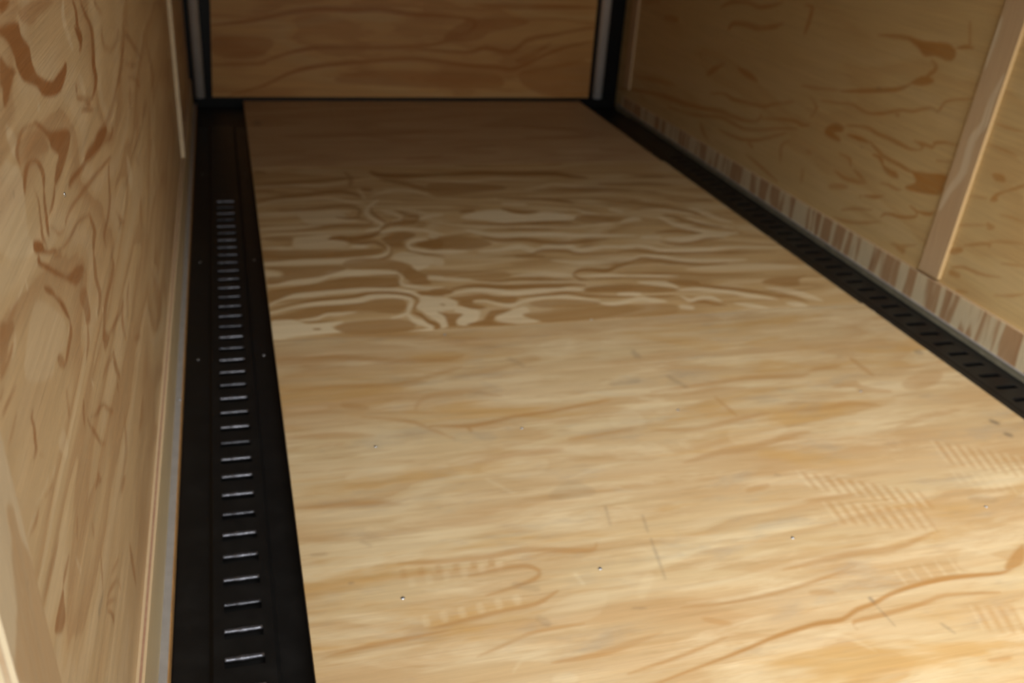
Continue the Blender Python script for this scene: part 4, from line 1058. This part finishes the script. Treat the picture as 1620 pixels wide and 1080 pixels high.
# ------------------------------------------------------------------ tie-down tracks
PITCH = .0522; SLOT_W = .0135
def track(xc, mirror, x_in, x_out, phase, y_end, label, slot_half, slot_end):
    root = empty('tie_down_track', (xc, 2.0, ZP))
    tag(root, label, 'tie-down track')
    s = -1 if mirror else 1
    zt = -.017*S; hw = .0415*S; cx = xc
    pan = boxes('channel_pan', [(min(x_in, x_out), Y0, ZP-.0004, max(x_in, x_out), FRONT-.011, ZP+.0008)], M_pan); put(pan, root)
    # pressed hat section: two flanges, two sloped sides, a raised deck with punched slots
    ya = Y0+.01
    n = int((y_end-ya)/PITCH)
    ys = []
    k0 = math.ceil((ya+.01-phase)/PITCH)
    k = k0
    while phase+k*PITCH+SLOT_W < slot_end: ys.append(phase+k*PITCH); k += 1
    xa, xb = cx-hw, cx+hw; x0, x1 = cx-slot_half, cx+slot_half
    V, Fc = [], []
    def quad(p): V.extend(p); b = len(V)-4; Fc.append((b, b+1, b+2, b+3))
    yb = [ya]+[v for y in ys for v in (y-SLOT_W, y)]+[y_end]
    for i in range(len(yb)-1):
        p, q = yb[i], yb[i+1]
        if i % 2 == 1:
            quad([(xa, p, zt), (x0, p, zt), (x0, q, zt), (xa, q, zt)]); quad([(x1, p, zt), (xb, p, zt), (xb, q, zt), (x1, q, zt)])
        else:
            quad([(xa, p, zt), (x0, p, zt), (x0, q, zt), (xa, q, zt)]); quad([(x0, p, zt), (x1, p, zt), (x1, q, zt), (x0, q, zt)]); quad([(x1, p, zt), (xb, p, zt), (xb, q, zt), (x1, q, zt)])
    fz = ZP+.0035 if not mirror else zt-.0012; sl = .006
    fl = max(.002, min(.045, xa-sl-min(x_in, x_out)-.002)); fr2 = max(.002, min(.045, max(x_in, x_out)-xb-sl-.002))
    quad([(xa-sl, ya, fz), (xa, ya, zt), (xa, y_end, zt), (xa-sl, y_end, fz)])
    quad([(xb, ya, zt), (xb+sl, ya, fz), (xb+sl, y_end, fz), (xb, y_end, zt)])
    quad([(xa-sl-fl, ya, fz), (xa-sl, ya, fz), (xa-sl, y_end, fz), (xa-sl-fl, y_end, fz)])
    quad([(xb+sl, ya, fz), (xb+sl+fr2, ya, fz), (xb+sl+fr2, y_end, fz), (xb+sl, y_end, fz)])
    o = mesh_obj('slotted_rail', V, Fc, M_black)
    import bmesh
    bm = bmesh.new(); bm.from_mesh(o.data); bmesh.ops.remove_doubles(bm, verts=bm.verts, dist=1e-5); bm.to_mesh(o.data); bm.free()
    so = o.modifiers.new('thickness', 'SOLIDIFY'); so.thickness = .0026; so.offset = -1
    put(o, root)
    # pressed edge of every slot, worn to bare metal
    L = slot_half*.98; rr = .0027
    lv, lf = [], []
    rr = .0034 if not mirror else .0012
    nseg, rng = 8, random.Random(4)
    nx = 14
    for i in range(nx+1):
        x = -L+2*L*i/nx
        w = rr*(1+rng.uniform(-.16, .16)); 
        for j in range(nseg+1):
            a = math.radians(-20)+math.radians(220)*j/nseg
            lv.append((x, -math.cos(a)*w*1.15, math.sin(a)*w*.9))
    for i in range(nx):
        for j in range(nseg):
            p = i*(nseg+1)+j; lf.append((p, p+1, p+nseg+2, p+nseg+1))
    lf.append(tuple(range(nseg+1))); lf.append(tuple(range((nx+1)*(nseg+1)-1, nx*(nseg+1)-1, -1)))
    first = None
    for y in ys:
        if first is None:
            first = mesh_obj('slot_lip', lv, lf, M_black if mirror else M_lip, None, True); c = first
        else:
            c = first.copy(); C.objects.link(c); c.parent = None
        c.location = (cx, y+.0015, zt); c.rotation_euler = (0, 0, 0)
        put(c, root)
    if first and not mirror: first['label'] = 'worn shiny slot edge'
    for y in (1.96*S, 2.52*S, 3.3*S):
        for dx in (-hw-sl-fl*.5, hw+sl+fr2*.5):
            if abs(dx) > hw+sl+.006: screw(root, cx+dx, y, fz+.0001, s=.8)
    return root
track(-.0285*S, False, FL-.0005, -.1262*S, 1.0415*S, 3.9*S, 'black steel slotted tie-down track between the plywood floor and left wall', .0272*S, 3.05*S)
track(1.677*S, True, FR+.0005, 1.7395*S, 1.487*S, 4.0*S, 'black steel slotted tie-down track between the plywood floor and right wall', .0272*S, 3.4*S)
